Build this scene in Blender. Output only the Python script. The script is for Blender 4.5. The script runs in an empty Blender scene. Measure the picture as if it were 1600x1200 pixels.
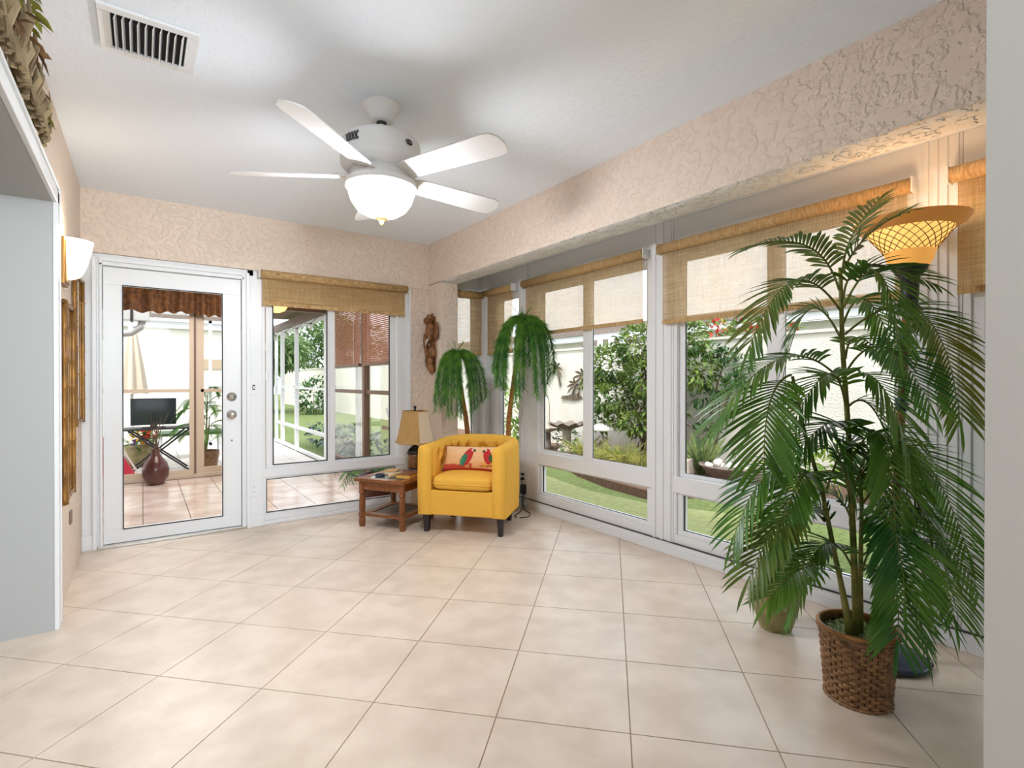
import bpy, math, random
from mathutils import Vector, Matrix, noise as mnoise

PI = math.pi
random.seed(7)
SC = bpy.context.scene
COL = SC.collection

# ------------------------------------------------------------------ camera, sky, lights, exposure
cam_d = bpy.data.cameras.new('camera')
cam = bpy.data.objects.new('camera', cam_d)
COL.objects.link(cam)
cam_d.sensor_width = 36.0
cam_d.lens = 812.3 / 1600 * 36.0
cam_d.clip_start = 0.02
cam_d.clip_end = 300
cam.location = (0, 0, 1.175)
cam.rotation_euler = (math.radians(90 - 0.265), 0, math.radians(-35.4))
SC.camera = cam

SC.view_settings.view_transform = 'Standard'
SC.view_settings.look = 'None'
SC.view_settings.gamma = 1.0
SC.view_settings.exposure = 0.60
SC.view_settings.use_curve_mapping = False
try:
    SC.cycles.max_bounces = 10
    SC.cycles.diffuse_bounces = 5
    SC.cycles.glossy_bounces = 4
    SC.cycles.transparent_max_bounces = 24
    SC.cycles.sample_clamp_indirect = 6.0
    SC.cycles.use_denoising = True
except Exception:
    pass

world = bpy.data.worlds.new('sky')
SC.world = world
world.use_nodes = True
wn = world.node_tree
wn.nodes.clear()
w_out = wn.nodes.new('ShaderNodeOutputWorld')
w_bg = wn.nodes.new('ShaderNodeBackground')
w_tc = wn.nodes.new('ShaderNodeTexCoord')
w_nz = wn.nodes.new('ShaderNodeTexNoise')
w_nz.inputs['Scale'].default_value = 2.2
w_nz.inputs['Detail'].default_value = 5
w_rp = wn.nodes.new('ShaderNodeValToRGB')
w_rp.color_ramp.elements[0].position = 0.36
w_rp.color_ramp.elements[0].color = (0.66, 0.81, 1.0, 1)
w_rp.color_ramp.elements[1].position = 0.56
w_rp.color_ramp.elements[1].color = (1.0, 1.0, 1.0, 1)
wn.links.new(w_tc.outputs['Generated'], w_nz.inputs['Vector'])
wn.links.new(w_nz.outputs['Fac'], w_rp.inputs['Fac'])
wn.links.new(w_rp.outputs['Color'], w_bg.inputs['Color'])
w_bg.inputs['Strength'].default_value = 1.4
wn.links.new(w_bg.outputs['Background'], w_out.inputs['Surface'])


def area_light(name, loc, size, power, rot=(0, 0, 0), color=(1, 1, 1), spread=180):
    d = bpy.data.lights.new(name, 'AREA')
    d.spread = math.radians(spread)
    d.shape = 'RECTANGLE'
    d.size, d.size_y = size
    d.energy = power
    d.color = color
    o = bpy.data.objects.new(name, d)
    o.location = loc
    o.rotation_euler = rot
    COL.objects.link(o)
    return o


def point_light(name, loc, power, radius=0.05, color=(1, 1, 1)):
    d = bpy.data.lights.new(name, 'POINT')
    d.energy = power
    d.shadow_soft_size = radius
    d.color = color
    o = bpy.data.objects.new(name, d)
    o.location = loc
    COL.objects.link(o)
    return o


sun_d = bpy.data.lights.new('sun', 'SUN')
sun_d.energy = 2.1
sun_d.angle = math.radians(12)
sun_d.color = (1.0, 0.96, 0.9)
sun = bpy.data.objects.new('sun', sun_d)
COL.objects.link(sun)
sun.rotation_euler = Vector((0.48, 0.55, -1.0)).to_track_quat('-Z', 'Y').to_euler()

# added fill lights brightening room and lanai, no real fixtures
area_light('hall_front_fill', (0.20, -1.9, 1.9), (0.4, 0.6), 16, (math.radians(84), 0, math.radians(-6)), (0.87, 0.94, 1.0), 80)
area_light('hall_fill', (-0.6, -1.6, 2.47), (1.6, 1.2), 14, (0, 0, 0), (0.9, 0.96, 1.0))
area_light('side_room_fill', (-1.9, 1.9, 2.4), (1.6, 2.2), 18, (0, math.radians(-42), 0), (0.9, 0.96, 1.0))
area_light('lanai_fill', (0.6, 6.0, 2.40), (1.4, 1.4), 40, (0, 0, 0), (1.0, 0.97, 0.93))


# ------------------------------------------------------------------ materials
def s2l(c):
    c = c / 255.0
    return c / 12.92 if c <= 0.04045 else ((c + 0.055) / 1.055) ** 2.4


def rgb(c):
    return (s2l(c[0]), s2l(c[1]), s2l(c[2]), 1.0)


def mat(name, col, rough=0.5, metal=0.0, col2=None, nscale=8.0, ndetail=4.0, bump=None, emit=None,
        stretch=None, translucent=0.0, ramp=(0.35, 0.65), spec=0.5, coat=0.0):
    m = bpy.data.materials.new(name)
    m.use_nodes = True
    nt = m.node_tree
    p = nt.nodes['Principled BSDF']
    p.inputs['Roughness'].default_value = rough
    p.inputs['Metallic'].default_value = metal
    p.inputs['Specular IOR Level'].default_value = spec
    p.inputs['Coat Weight'].default_value = coat
    p.inputs['Base Color'].default_value = rgb(col)
    tc = nt.nodes.new('ShaderNodeTexCoord')
    vec = tc.outputs['Object']
    if stretch:
        mp = nt.nodes.new('ShaderNodeMapping')
        mp.inputs['Scale'].default_value = stretch
        nt.links.new(vec, mp.inputs['Vector'])
        vec = mp.outputs['Vector']
    if col2 is not None:
        nz = nt.nodes.new('ShaderNodeTexNoise')
        nz.inputs['Scale'].default_value = nscale
        nz.inputs['Detail'].default_value = ndetail
        nt.links.new(vec, nz.inputs['Vector'])
        rp = nt.nodes.new('ShaderNodeValToRGB')
        rp.color_ramp.elements[0].position = ramp[0]
        rp.color_ramp.elements[0].color = rgb(col)
        rp.color_ramp.elements[1].position = ramp[1]
        rp.color_ramp.elements[1].color = rgb(col2)
        nt.links.new(nz.outputs['Fac'], rp.inputs['Fac'])
        nt.links.new(rp.outputs['Color'], p.inputs['Base Color'])
    if bump:
        sc, st, dist = bump[:3]
        nb = nt.nodes.new('ShaderNodeTexNoise')
        nb.inputs['Scale'].default_value = sc
        nb.inputs['Detail'].default_value = 3.0
        nt.links.new(vec, nb.inputs['Vector'])
        h = nb.outputs['Fac']
        if len(bump) > 3:          # knock-down texture: plateaus with crisp edges
            r2 = nt.nodes.new('ShaderNodeValToRGB')
            r2.color_ramp.elements[0].position = bump[3]
            r2.color_ramp.elements[1].position = bump[4]
            nt.links.new(h, r2.inputs['Fac'])
            h = r2.outputs['Color']
        bp = nt.nodes.new('ShaderNodeBump')
        bp.inputs['Strength'].default_value = st
        bp.inputs['Distance'].default_value = dist
        nt.links.new(h, bp.inputs['Height'])
        nt.links.new(bp.outputs['Normal'], p.inputs['Normal'])
    if emit:
        p.inputs['Emission Color'].default_value = rgb(emit[0])
        p.inputs['Emission Strength'].default_value = emit[1]
    if translucent:
        out = nt.nodes['Material Output']
        tr = nt.nodes.new('ShaderNodeBsdfTranslucent')
        for l in list(nt.links):
            if l.to_socket == p.inputs['Base Color']:
                nt.links.new(l.from_socket, tr.inputs['Color'])
        tr.inputs['Color'].default_value = rgb(col)
        mx = nt.nodes.new('ShaderNodeMixShader')
        mx.inputs['Fac'].default_value = translucent
        nt.links.new(p.outputs[0], mx.inputs[1])
        nt.links.new(tr.outputs[0], mx.inputs[2])
        nt.links.new(mx.outputs[0], out.inputs['Surface'])
    return m


def glass_mat(name, tint=(255, 255, 255), refl=0.055):
    m = bpy.data.materials.new(name)
    m.use_nodes = True
    nt = m.node_tree
    nt.nodes.clear()
    out = nt.nodes.new('ShaderNodeOutputMaterial')
    t = nt.nodes.new('ShaderNodeBsdfTransparent')
    t.inputs['Color'].default_value = rgb(tint)
    g = nt.nodes.new('ShaderNodeBsdfGlossy')
    g.inputs['Roughness'].default_value = 0.01
    lw = nt.nodes.new('ShaderNodeLayerWeight')
    lw.inputs['Blend'].default_value = 0.12
    mp = nt.nodes.new('ShaderNodeMath')
    mp.operation = 'MULTIPLY'
    mp.inputs[1].default_value = refl * 6
    nt.links.new(lw.outputs['Fresnel'], mp.inputs[0])
    mx = nt.nodes.new('ShaderNodeMixShader')
    nt.links.new(mp.outputs[0], mx.inputs['Fac'])
    nt.links.new(t.outputs[0], mx.inputs[1])
    nt.links.new(g.outputs[0], mx.inputs[2])
    nt.links.new(mx.outputs[0], out.inputs['Surface'])
    return m


def woven_mat(name, c1, c2, see=0.25, thread=420.0, axis='xz'):
    """open-weave blind cloth: crossing threads, part open, part translucent"""
    m = bpy.data.materials.new(name)
    m.use_nodes = True
    nt = m.node_tree
    nt.nodes.clear()
    out = nt.nodes.new('ShaderNodeOutputMaterial')
    tc = nt.nodes.new('ShaderNodeTexCoord')
    cols = []
    for st in ((6, 6, 260), (260, 260, 6)):
        mp = nt.nodes.new('ShaderNodeMapping')
        mp.inputs['Scale'].default_value = st
        nt.links.new(tc.outputs['Object'], mp.inputs['Vector'])
        nz = nt.nodes.new('ShaderNodeTexNoise')
        nz.inputs['Scale'].default_value = 1.0
        nz.inputs['Detail'].default_value = 2.0
        nt.links.new(mp.outputs['Vector'], nz.inputs['Vector'])
        cols.append(nz.outputs['Fac'])
    ad = nt.nodes.new('ShaderNodeMath')
    ad.operation = 'ADD'
    nt.links.new(cols[0], ad.inputs[0])
    nt.links.new(cols[1], ad.inputs[1])
    rp = nt.nodes.new('ShaderNodeMapRange')
    rp.inputs['From Min'].default_value = 0.75
    rp.inputs['From Max'].default_value = 1.25
    nt.links.new(ad.outputs[0], rp.inputs['Value'])
    mc = nt.nodes.new('ShaderNodeMix')
    mc.data_type = 'RGBA'
    mc.inputs['A'].default_value = rgb(c1)
    mc.inputs['B'].default_value = rgb(c2)
    nt.links.new(rp.outputs[0], mc.inputs['Factor'])
    d = nt.nodes.new('ShaderNodeBsdfDiffuse')
    t = nt.nodes.new('ShaderNodeBsdfTranslucent')
    x = nt.nodes.new('ShaderNodeBsdfTransparent')
    x.inputs['Color'].default_value = rgb((255, 250, 240))
    nt.links.new(mc.outputs['Result'], d.inputs['Color'])
    nt.links.new(mc.outputs['Result'], t.inputs['Color'])
    m1 = nt.nodes.new('ShaderNodeMixShader')
    m1.inputs['Fac'].default_value = 0.42
    nt.links.new(d.outputs[0], m1.inputs[1])
    nt.links.new(t.outputs[0], m1.inputs[2])
    sf = nt.nodes.new('ShaderNodeMath')
    sf.operation = 'MULTIPLY_ADD'
    sf.inputs[1].default_value = -see * 0.7
    sf.inputs[2].default_value = see * 1.35
    nt.links.new(rp.outputs[0], sf.inputs[0])
    m2 = nt.nodes.new('ShaderNodeMixShader')
    nt.links.new(sf.outputs[0], m2.inputs['Fac'])
    nt.links.new(m1.outputs[0], m2.inputs[1])
    nt.links.new(x.outputs[0], m2.inputs[2])
    nt.links.new(m2.outputs[0], out.inputs['Surface'])
    return m


def attr_mat(name, rough=0.8, attr='print', bump=None):
    m = mat(name, (200, 200, 200), rough, bump=bump)
    nt = m.node_tree
    a = nt.nodes.new('ShaderNodeAttribute')
    a.attribute_name = attr
    nt.links.new(a.outputs['Color'], nt.nodes['Principled BSDF'].inputs['Base Color'])
    return m


M_BEIGE = mat('knockdown_beige_plaster', (224, 208, 194), 0.85, bump=(26, 0.55, 0.012, 0.47, 0.60), spec=0.2)
M_CEIL = mat('ceiling_paint', (236, 244, 254), 0.9, bump=(30, 0.25, 0.004, 0.5, 0.6), spec=0.2)
M_SOFFIT = mat('rough_white_soffit', (225, 226, 228), 0.85, bump=(22, 0.7, 0.02, 0.5, 0.58), spec=0.2)
M_WHITE = mat('white_enamel', (226, 229, 232), 0.32)
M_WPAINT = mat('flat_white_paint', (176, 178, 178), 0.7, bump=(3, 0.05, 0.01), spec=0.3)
M_VINYL = mat('white_vinyl_frame', (226, 229, 233), 0.35)
M_GASKET = mat('dark_gasket', (52, 56, 60), 0.6)
M_GLASS = glass_mat('window_glass')
M_TILE = mat('beige_stone_tile', (205, 189, 172), 0.30, col2=(218, 203, 187), nscale=5.5, ndetail=8, bump=(14, 0.05, 0.004), ramp=(0.38, 0.62), spec=0.45)
M_GROUT = mat('tile_grout', (164, 143, 124), 0.9)
M_LTILE = mat('lanai_floor_tile', (196, 172, 158), 0.16, col2=(222, 206, 196), nscale=3.5, ndetail=6, ramp=(0.35, 0.65))
M_LGROUT = mat('lanai_grout', (98, 84, 76), 0.9)
M_PAVER = mat('patio_paver', (222, 214, 206), 0.6, col2=(232, 226, 220), nscale=4)
M_SHADE = woven_mat('woven_blind_cloth', (182, 154, 116), (220, 196, 156), 0.30)
M_SHADE_D = woven_mat('woven_blind_cloth_dense', (180, 148, 100), (214, 184, 136), 0.16)
M_ROLL = mat('rolled_blind_cloth', (160, 128, 84), 0.85, col2=(200, 168, 120), nscale=30, stretch=(1, 8, 1), bump=(60, 0.3, 0.003))
M_BRACKET = mat('white_plastic', (228, 228, 228), 0.4)
M_CHROME = mat('satin_nickel', (200, 198, 192), 0.25, 1.0)
M_BLACK = mat('black_plastic', (24, 25, 28), 0.45)
M_DARKWOOD = mat('near_black_wood', (38, 34, 38), 0.4)
M_WOOD = mat('oak_brown_wood', (108, 62, 32), 0.38, col2=(146, 88, 46), nscale=5, stretch=(6, 6, 1), ramp=(0.3, 0.7))
M_WOOD_H = mat('oak_brown_wood_flat', (112, 66, 34), 0.28, col2=(150, 92, 50), nscale=5, stretch=(1, 8, 6), ramp=(0.3, 0.7))
M_YELLOW = mat('mustard_linen', (226, 168, 62), 0.9, col2=(240, 192, 88), nscale=160, ndetail=2, bump=(420, 0.25, 0.002), spec=0.15)
M_LEAF = mat('glossy_palm_leaf', (38, 98, 28), 0.36, col2=(104, 148, 48), nscale=4, ndetail=2, ramp=(0.35, 0.7), translucent=0.22)
M_LEAF_Y = mat('olive_palm_leaf', (108, 112, 34), 0.38, col2=(60, 108, 34), nscale=4, ndetail=2, ramp=(0.35, 0.7), translucent=0.22)
M_STEM = mat('palm_stem', (92, 110, 44), 0.5, col2=(142, 136, 66), nscale=7, stretch=(1, 1, 3))
M_RACHIS = mat('palm_rachis', (112, 118, 48), 0.5)
M_FERN = mat('dark_green_fern', (38, 104, 40), 0.45, col2=(112, 164, 58), nscale=9, ndetail=2, translucent=0.15)
M_TRUNK = mat('slim_palm_trunk', (122, 80, 38), 0.7, col2=(168, 118, 62), nscale=10, stretch=(3, 3, 12), bump=(40, 0.4, 0.004))
M_MOSS = mat('green_moss', (96, 116, 70), 0.95, col2=(160, 172, 128), nscale=60, bump=(90, 0.9, 0.01))
M_WICKER = mat('brown_wicker', (86, 58, 36), 0.45, col2=(164, 122, 80), nscale=34, stretch=(1, 1, 2), ramp=(0.3, 0.7))
M_WICKER_RIM = mat('pale_bamboo_rim', (176, 124, 66), 0.5, col2=(140, 92, 48), nscale=20)
M_POT = mat('olive_glazed_pot', (122, 116, 72), 0.4, col2=(160, 150, 104), nscale=12)
M_STUCCO = mat('cream_stucco', (236, 234, 226), 0.9, col2=(228, 225, 215), nscale=2.0, bump=(40, 0.5, 0.008, 0.48, 0.6))
M_LAWN = mat('lawn', (98, 116, 62), 0.95, col2=(132, 148, 88), nscale=30, ndetail=6, bump=(120, 0.8, 0.02))
M_GREEN = mat('putting_green', (140, 146, 92), 0.95, col2=(156, 162, 110), nscale=14, bump=(160, 0.3, 0.005))
M_MULCH = mat('bark_mulch', (84, 62, 48), 0.95, col2=(150, 122, 102), nscale=60, bump=(50, 0.9, 0.02))
M_EDGING = mat('brown_edging', (92, 66, 54), 0.7, col2=(112, 84, 70), nscale=20)


# ------------------------------------------------------------------ mesh helpers
def bez(a, b, c, t):
    return a * ((1 - t) ** 2) + b * (2 * t * (1 - t)) + c * (t * t)


class B:
    """collects geometry, then links it as ONE mesh object"""

    def __init__(self):
        self.v = []
        self.f = []
        self.c = None

    def add(self, vs, fs):
        n = len(self.v)
        self.v.extend([tuple(p) for p in vs])
        self.f.extend([tuple(i + n for i in f) for f in fs])
        return self

    def box(self, x0, y0, z0, x1, y1, z1):
        x0, x1 = sorted((x0, x1))
        y0, y1 = sorted((y0, y1))
        z0, z1 = sorted((z0, z1))
        return self.add([(x0, y0, z0), (x1, y0, z0), (x1, y1, z0), (x0, y1, z0),
                         (x0, y0, z1), (x1, y0, z1), (x1, y1, z1), (x0, y1, z1)],
                        [(0, 3, 2, 1), (4, 5, 6, 7), (0, 1, 5, 4), (1, 2, 6, 5), (2, 3, 7, 6), (3, 0, 4, 7)])

    def obox(self, c, ax, ay, az):
        c, ax, ay, az = Vector(c), Vector(ax), Vector(ay), Vector(az)
        s = [(-1, -1, -1), (1, -1, -1), (1, 1, -1), (-1, 1, -1), (-1, -1, 1), (1, -1, 1), (1, 1, 1), (-1, 1, 1)]
        return self.add([c + ax * i + ay * j + az * k for i, j, k in s],
                        [(0, 3, 2, 1), (4, 5, 6, 7), (0, 1, 5, 4), (1, 2, 6, 5), (2, 3, 7, 6), (3, 0, 4, 7)])

    def lathe(self, prof, c=(0, 0, 0), n=24, cap=True, sx=1.0, sy=1.0, rot=0.0):
        vs, fs = [], []
        for r, z in prof:
            for k in range(n):
                a = 2 * PI * k / n + rot
                vs.append((c[0] + r * sx * math.cos(a), c[1] + r * sy * math.sin(a), c[2] + z))
        for i in range(len(prof) - 1):
            for k in range(n):
                k2 = (k + 1) % n
                fs.append((i * n + k, i * n + k2, (i + 1) * n + k2, (i + 1) * n + k))
        if cap:
            fs.append(tuple(range(n - 1, -1, -1)))
            m = (len(prof) - 1) * n
            fs.append(tuple(m + k for k in range(n)))
        return self.add(vs, fs)

    def tube(self, pts, r, n=8, cap=True):
        pts = [Vector(p) for p in pts]
        rs = r if isinstance(r, (list, tuple)) else [r] * len(pts)
        vs, fs = [], []
        up = None
        for i, p in enumerate(pts):
            t = (pts[min(i + 1, len(pts) - 1)] - pts[max(i - 1, 0)]).normalized()
            if up is None:
                up = Vector((0, 0, 1)) if abs(t.z) < 0.9 else Vector((1, 0, 0))
            s = t.cross(up)
            if s.length < 1e-6:
                s = t.cross(Vector((0, 1, 0.1)))
            s.normalize()
            up = s.cross(t).normalized()
            for k in range(n):
                a = 2 * PI * k / n
                vs.append(p + s * (rs[i] * math.cos(a)) + up * (rs[i] * math.sin(a)))
        for i in range(len(pts) - 1):
            for k in range(n):
                k2 = (k + 1) % n
                fs.append((i * n + k, i * n + k2, (i + 1) * n + k2, (i + 1) * n + k))
        if cap:
            fs.append(tuple(range(n - 1, -1, -1)))
            m = (len(pts) - 1) * n
            fs.append(tuple(m + k for k in range(n)))
        return self.add(vs, fs)

    def cyl(self, p0, p1, r0, r1=None, n=12):
        return self.tube([p0, p1], [r0, r0 if r1 is None else r1], n)

    def ball(self, c, r, nu=12, nv=8):
        rx, ry, rz = r if isinstance(r, (list, tuple)) else (r, r, r)
        vs = [(c[0], c[1], c[2] - rz)]
        for j in range(1, nv):
            a = -PI / 2 + PI * j / nv
            for k in range(nu):
                b = 2 * PI * k / nu
                vs.append((c[0] + rx * math.cos(a) * math.cos(b), c[1] + ry * math.cos(a) * math.sin(b), c[2] + rz * math.sin(a)))
        vs.append((c[0], c[1], c[2] + rz))
        fs = []
        for k in range(nu):
            fs.append((0, 1 + (k + 1) % nu, 1 + k))
        for j in range(nv - 2):
            for k in range(nu):
                k2 = (k + 1) % nu
                fs.append((1 + j * nu + k, 1 + j * nu + k2, 1 + (j + 1) * nu + k2, 1 + (j + 1) * nu + k))
        t = len(vs) - 1
        b0 = 1 + (nv - 2) * nu
        for k in range(nu):
            fs.append((b0 + k, b0 + (k + 1) % nu, t))
        return self.add(vs, fs)

    def prism(self, poly, z0, z1):
        n = len(poly)
        vs = [(x, y, z0) for x, y in poly] + [(x, y, z1) for x, y in poly]
        fs = [tuple(range(n - 1, -1, -1)), tuple(range(n, 2 * n))]
        for i in range(n):
            j = (i + 1) % n
            fs.append((i, j, n + j, n + i))
        return self.add(vs, fs)

    def slab(self, poly, o, ex, ey, ez):
        """polygon (u, v) in the plane o + u*ex + v*ey, given thickness ez"""
        o, ex, ey, ez = Vector(o), Vector(ex), Vector(ey), Vector(ez)
        n = len(poly)
        vs = [o + ex * u + ey * w for u, w in poly] + [o + ex * u + ey * w + ez for u, w in poly]
        fs = [tuple(range(n - 1, -1, -1)), tuple(range(n, 2 * n))]
        for i in range(n):
            j = (i + 1) % n
            fs.append((i, j, n + j, n + i))
        return self.add(vs, fs)

    def grid(self, fn, nu, nv, cu=False):
        vs = [fn(i / (nu if cu else nu - 1), j / (nv - 1)) for i in range(nu) for j in range(nv)]
        fs = []
        for i in range(nu if cu else nu - 1):
            i2 = (i + 1) % nu
            for j in range(nv - 1):
                fs.append((i * nv + j, i2 * nv + j, i2 * nv + j + 1, i * nv + j + 1))
        return self.add(vs, fs)

    def leaf(self, base, d, nrm, length, width, droop=0.0, seg=3, fold=0.25):
        """one pointed leaf: a folded, curved strip"""
        base, d, nrm = Vector(base), Vector(d).normalized(), Vector(nrm)
        s = d.cross(nrm)
        if s.length < 1e-5:
            s = d.cross(Vector((0.3, 0.2, 1)))
        s.normalize()
        nn = s.cross(d).normalized()
        vs, fs = [], []
        for i in range(seg + 1):
            t = i / seg
            w = width * (0.35 + 1.6 * t) * (1 - t) ** 0.55 if t < 1 else 0.0
            w = min(w, width) * 0.5
            p = base + d * (length * t) + Vector((0, 0, -droop * length * t * t))
            if i == seg:
                vs.append(p)
            else:
                vs += [p + s * w + nn * (w * fold), p, p - s * w + nn * (w * fold)]
        for i in range(seg - 1):
            a, b = i * 3, i * 3 + 3
            fs += [(a, a + 1, b + 1, b), (a + 1, a + 2, b + 2, b + 1)]
        a, t = (seg - 1) * 3, seg * 3
        fs += [(a, a + 1, t), (a + 1, a + 2, t)]
        return self.add(vs, fs)

    def move(self, off):
        self.v = [(x + off[0], y + off[1], z + off[2]) for x, y, z in self.v]
        return self

    def build(self, name, material, parent=None, smooth=False, bevel=0.0, world=False, kind=None, seg=2):
        me = bpy.data.meshes.new(name)
        me.from_pydata(self.v, [], self.f)
        if self.c is not None:
            at = me.color_attributes.new('print', 'FLOAT_COLOR', 'POINT')
            flat = []
            for c in self.c:
                flat.extend(c)
            at.data.foreach_set('color', flat)
        me.materials.append(material)
        if smooth:
            me.polygons.foreach_set('use_smooth', [True] * len(me.polygons))
        me.update()
        o = bpy.data.objects.new(name, me)
        COL.objects.link(o)
        if parent is not None:
            o.parent = parent
            if world and parent.parent is None:
                o.matrix_parent_inverse = parent.matrix_basis.inverted()
        if bevel:
            md = o.modifiers.new('bevel', 'BEVEL')
            md.width = bevel
            md.segments = seg
            md.limit_method = 'ANGLE'
            md.angle_limit = math.radians(40)
            md.harden_normals = False
            if smooth is False:
                me.polygons.foreach_set('use_smooth', [False] * len(me.polygons))
        if kind:
            o['kind'] = kind
        return o


def tag(o, label, cat, group=None):
    o['label'] = label
    o['category'] = cat
    if group:
        o['group'] = group
    return o


def thing(name, label, cat, loc=(0, 0, 0), rz=0.0, group=None):
    o = bpy.data.objects.new(name, None)
    o.empty_display_size = 0.1
    COL.objects.link(o)
    o.location = loc
    o.rotation_euler = (0, 0, rz)
    return tag(o, label, cat, group)


def copy_tree(o, parent=None, depth=0):
    c = o.copy()
    COL.objects.link(c)
    if parent is not None:
        c.parent = parent
    for ch in list(o.children):
        copy_tree(ch, c, depth + 1)
    return c


def copy_part(o, loc=None, rot=None, scale=None, parent=None):
    c = o.copy()
    COL.objects.link(c)
    if loc is not None:
        c.location = loc
    if rot is not None:
        c.rotation_euler = rot
    if scale is not None:
        c.scale = scale
    if parent is not None:
        c.parent = parent
    return c


def struct(o):
    o['kind'] = 'structure'
    return o


def clip_poly(poly, x0, y0, x1, y1):
    def cut(ps, inside, inter):
        out = []
        for i in range(len(ps)):
            a, b = ps[i - 1], ps[i]
            ia, ib = inside(a), inside(b)
            if ib:
                if not ia:
                    out.append(inter(a, b))
                out.append(b)
            elif ia:
                out.append(inter(a, b))
        return out

    def ix(x):
        return lambda a, b: (x, a[1] + (b[1] - a[1]) * (x - a[0]) / (b[0] - a[0]))

    def iy(y):
        return lambda a, b: (a[0] + (b[0] - a[0]) * (y - a[1]) / (b[1] - a[1]), y)
    for ins, it in ((lambda p: p[0] >= x0, ix(x0)), (lambda p: p[0] <= x1, ix(x1)), (lambda p: p[1] >= y0, iy(y0)), (lambda p: p[1] <= y1, iy(y1))):
        poly = cut(poly, ins, it)
        if len(poly) < 3:
            return []
    return poly


def poly_area(p):
    return 0.5 * abs(sum(p[i - 1][0] * p[i][1] - p[i][0] * p[i - 1][1] for i in range(len(p))))


# ------------------------------------------------------------------ the room shell
XL, XB, XW = -0.345, 2.29, 2.93        # left wall, beam face, window plane
YB, CE = 4.655, 2.51                    # back wall, ceiling


def bx(b, plane, u0, u1, z0, z1, d0, d1):
    if plane == 'X':
        b.box(d0, u0, z0, d1, u1, z1)
    else:
        b.box(u0, d0, z0, u1, d1, z1)
    return b


def rectframe(b, plane, u0, u1, z0, z1, w, d0, d1):
    wl, wr, wb, wt = w if isinstance(w, tuple) else (w, w, w, w)
    bx(b, plane, u0, u1, z0, z0 + wb, d0, d1)
    bx(b, plane, u0, u1, z1 - wt, z1, d0, d1)
    bx(b, plane, u0, u0 + wl, z0 + wb, z1 - wt, d0, d1)
    bx(b, plane, u1 - wr, u1, z0 + wb, z1 - wt, d0, d1)
    return b


def floor_tiles(parent, rects, size, org, ang, z0, z1, material, gap, name='tile', box=None):
    ca, sa = math.cos(ang), math.sin(ang)
    x0 = min(r[0] for r in rects); y0 = min(r[1] for r in rects)
    x1 = max(r[2] for r in rects); y1 = max(r[3] for r in rects)
    R = int(14 / size)
    for i in range(-R, R):
        for j in range(-R, R):
            q = []
            for a, c in ((i, j), (i + 1, j), (i + 1, j + 1), (i, j + 1)):
                uu = a * size + (gap if a == i else -gap)
                vv = c * size + (gap if c == j else -gap)
                q.append((org[0] + uu * ca - vv * sa, org[1] + uu * sa + vv * ca))
            if max(p[0] for p in q) < x0 or min(p[0] for p in q) > x1 or max(p[1] for p in q) < y0 or min(p[1] for p in q) > y1:
                continue
            for r in rects:
                c = clip_poly(q, *r)
                if len(c) >= 3 and poly_area(c) > 0.0015:
                    B().prism(c, z0, z1).build(name, material, parent)


floor = struct(B().box(-2.6, -2.2, -0.15, 2.925, 4.66, -0.003).build('floor', M_GROUT))
# diagonal tiles: 0.459 m, turned 46 degrees against the walls
TS, PHI = 0.4592, math.radians(-46.09)
ox = (0.1478 * math.cos(PHI) - 3.860 * math.sin(PHI)) * TS
oy = (0.1478 * math.sin(PHI) + 3.860 * math.cos(PHI)) * TS
floor_tiles(floor, [(XL, -0.75, 2.915, 4.645), (-1.25, -0.75, XL, 3.245)], TS, (ox, oy), -math.atan2(-math.sin(PHI), math.cos(PHI)), -0.004, 0.0, M_TILE, 0.0022)

ceiling = struct(B().box(-4.6, -2.6, CE, 2.5, 4.8, CE + 0.1).build('ceiling', M_CEIL))
b = B().box(-4.6, -2.6, CE + 0.1, 3.25, 4.9, CE + 0.2)
struct(b.build('ceiling_roof_slab', M_WPAINT))
struct(B().box(2.47, -1.6, 2.27, 3.12, 4.75, 2.36).build('ceiling_bay', M_CEIL))

# left wall: solid beyond the doorway, header above it
b = B().box(XL - 0.35, 3.262, 0, XL, 4.75, CE)
b.box(XL - 0.35, -2.2, 2.035, XL, 3.262, CE)
b.box(XL - 0.35, -2.2, 0, XL, 1.05, 2.04)  # unseen stretch, made solid to block side-room light from the near wall
struct(b.build('wall_left', M_BEIGE))
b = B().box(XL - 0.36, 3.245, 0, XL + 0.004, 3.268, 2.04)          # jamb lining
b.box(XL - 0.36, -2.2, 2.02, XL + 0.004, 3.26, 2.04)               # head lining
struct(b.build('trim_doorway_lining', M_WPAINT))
b = B()
for y0, y1, t in ((3.245, 3.300, 0.022), (3.300, 3.325, 0.014), (3.325, 3.338, 0.024)):
    b.box(XL, y0, 0, XL + t, y1, 2.02 + (y1 - 3.245))
for z0, z1, t in ((2.02, 2.075, 0.022), (2.075, 2.10, 0.014), (2.10, 2.113, 0.024)):
    b.box(XL, -2.2, z0, XL + t, 3.338 - (2.113 - z1), z1)
struct(b.build('trim_doorway_casing', M_WHITE, bevel=0.003))

# back wall: plaster above door and window, and beside the window
b = B().box(XL, 4.625, 2.075, XB, 4.78, CE)
b.box(2.10, 4.645, 0, XB + 0.17, 4.78, CE)
struct(b.build('wall_back', M_BEIGE))
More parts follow.
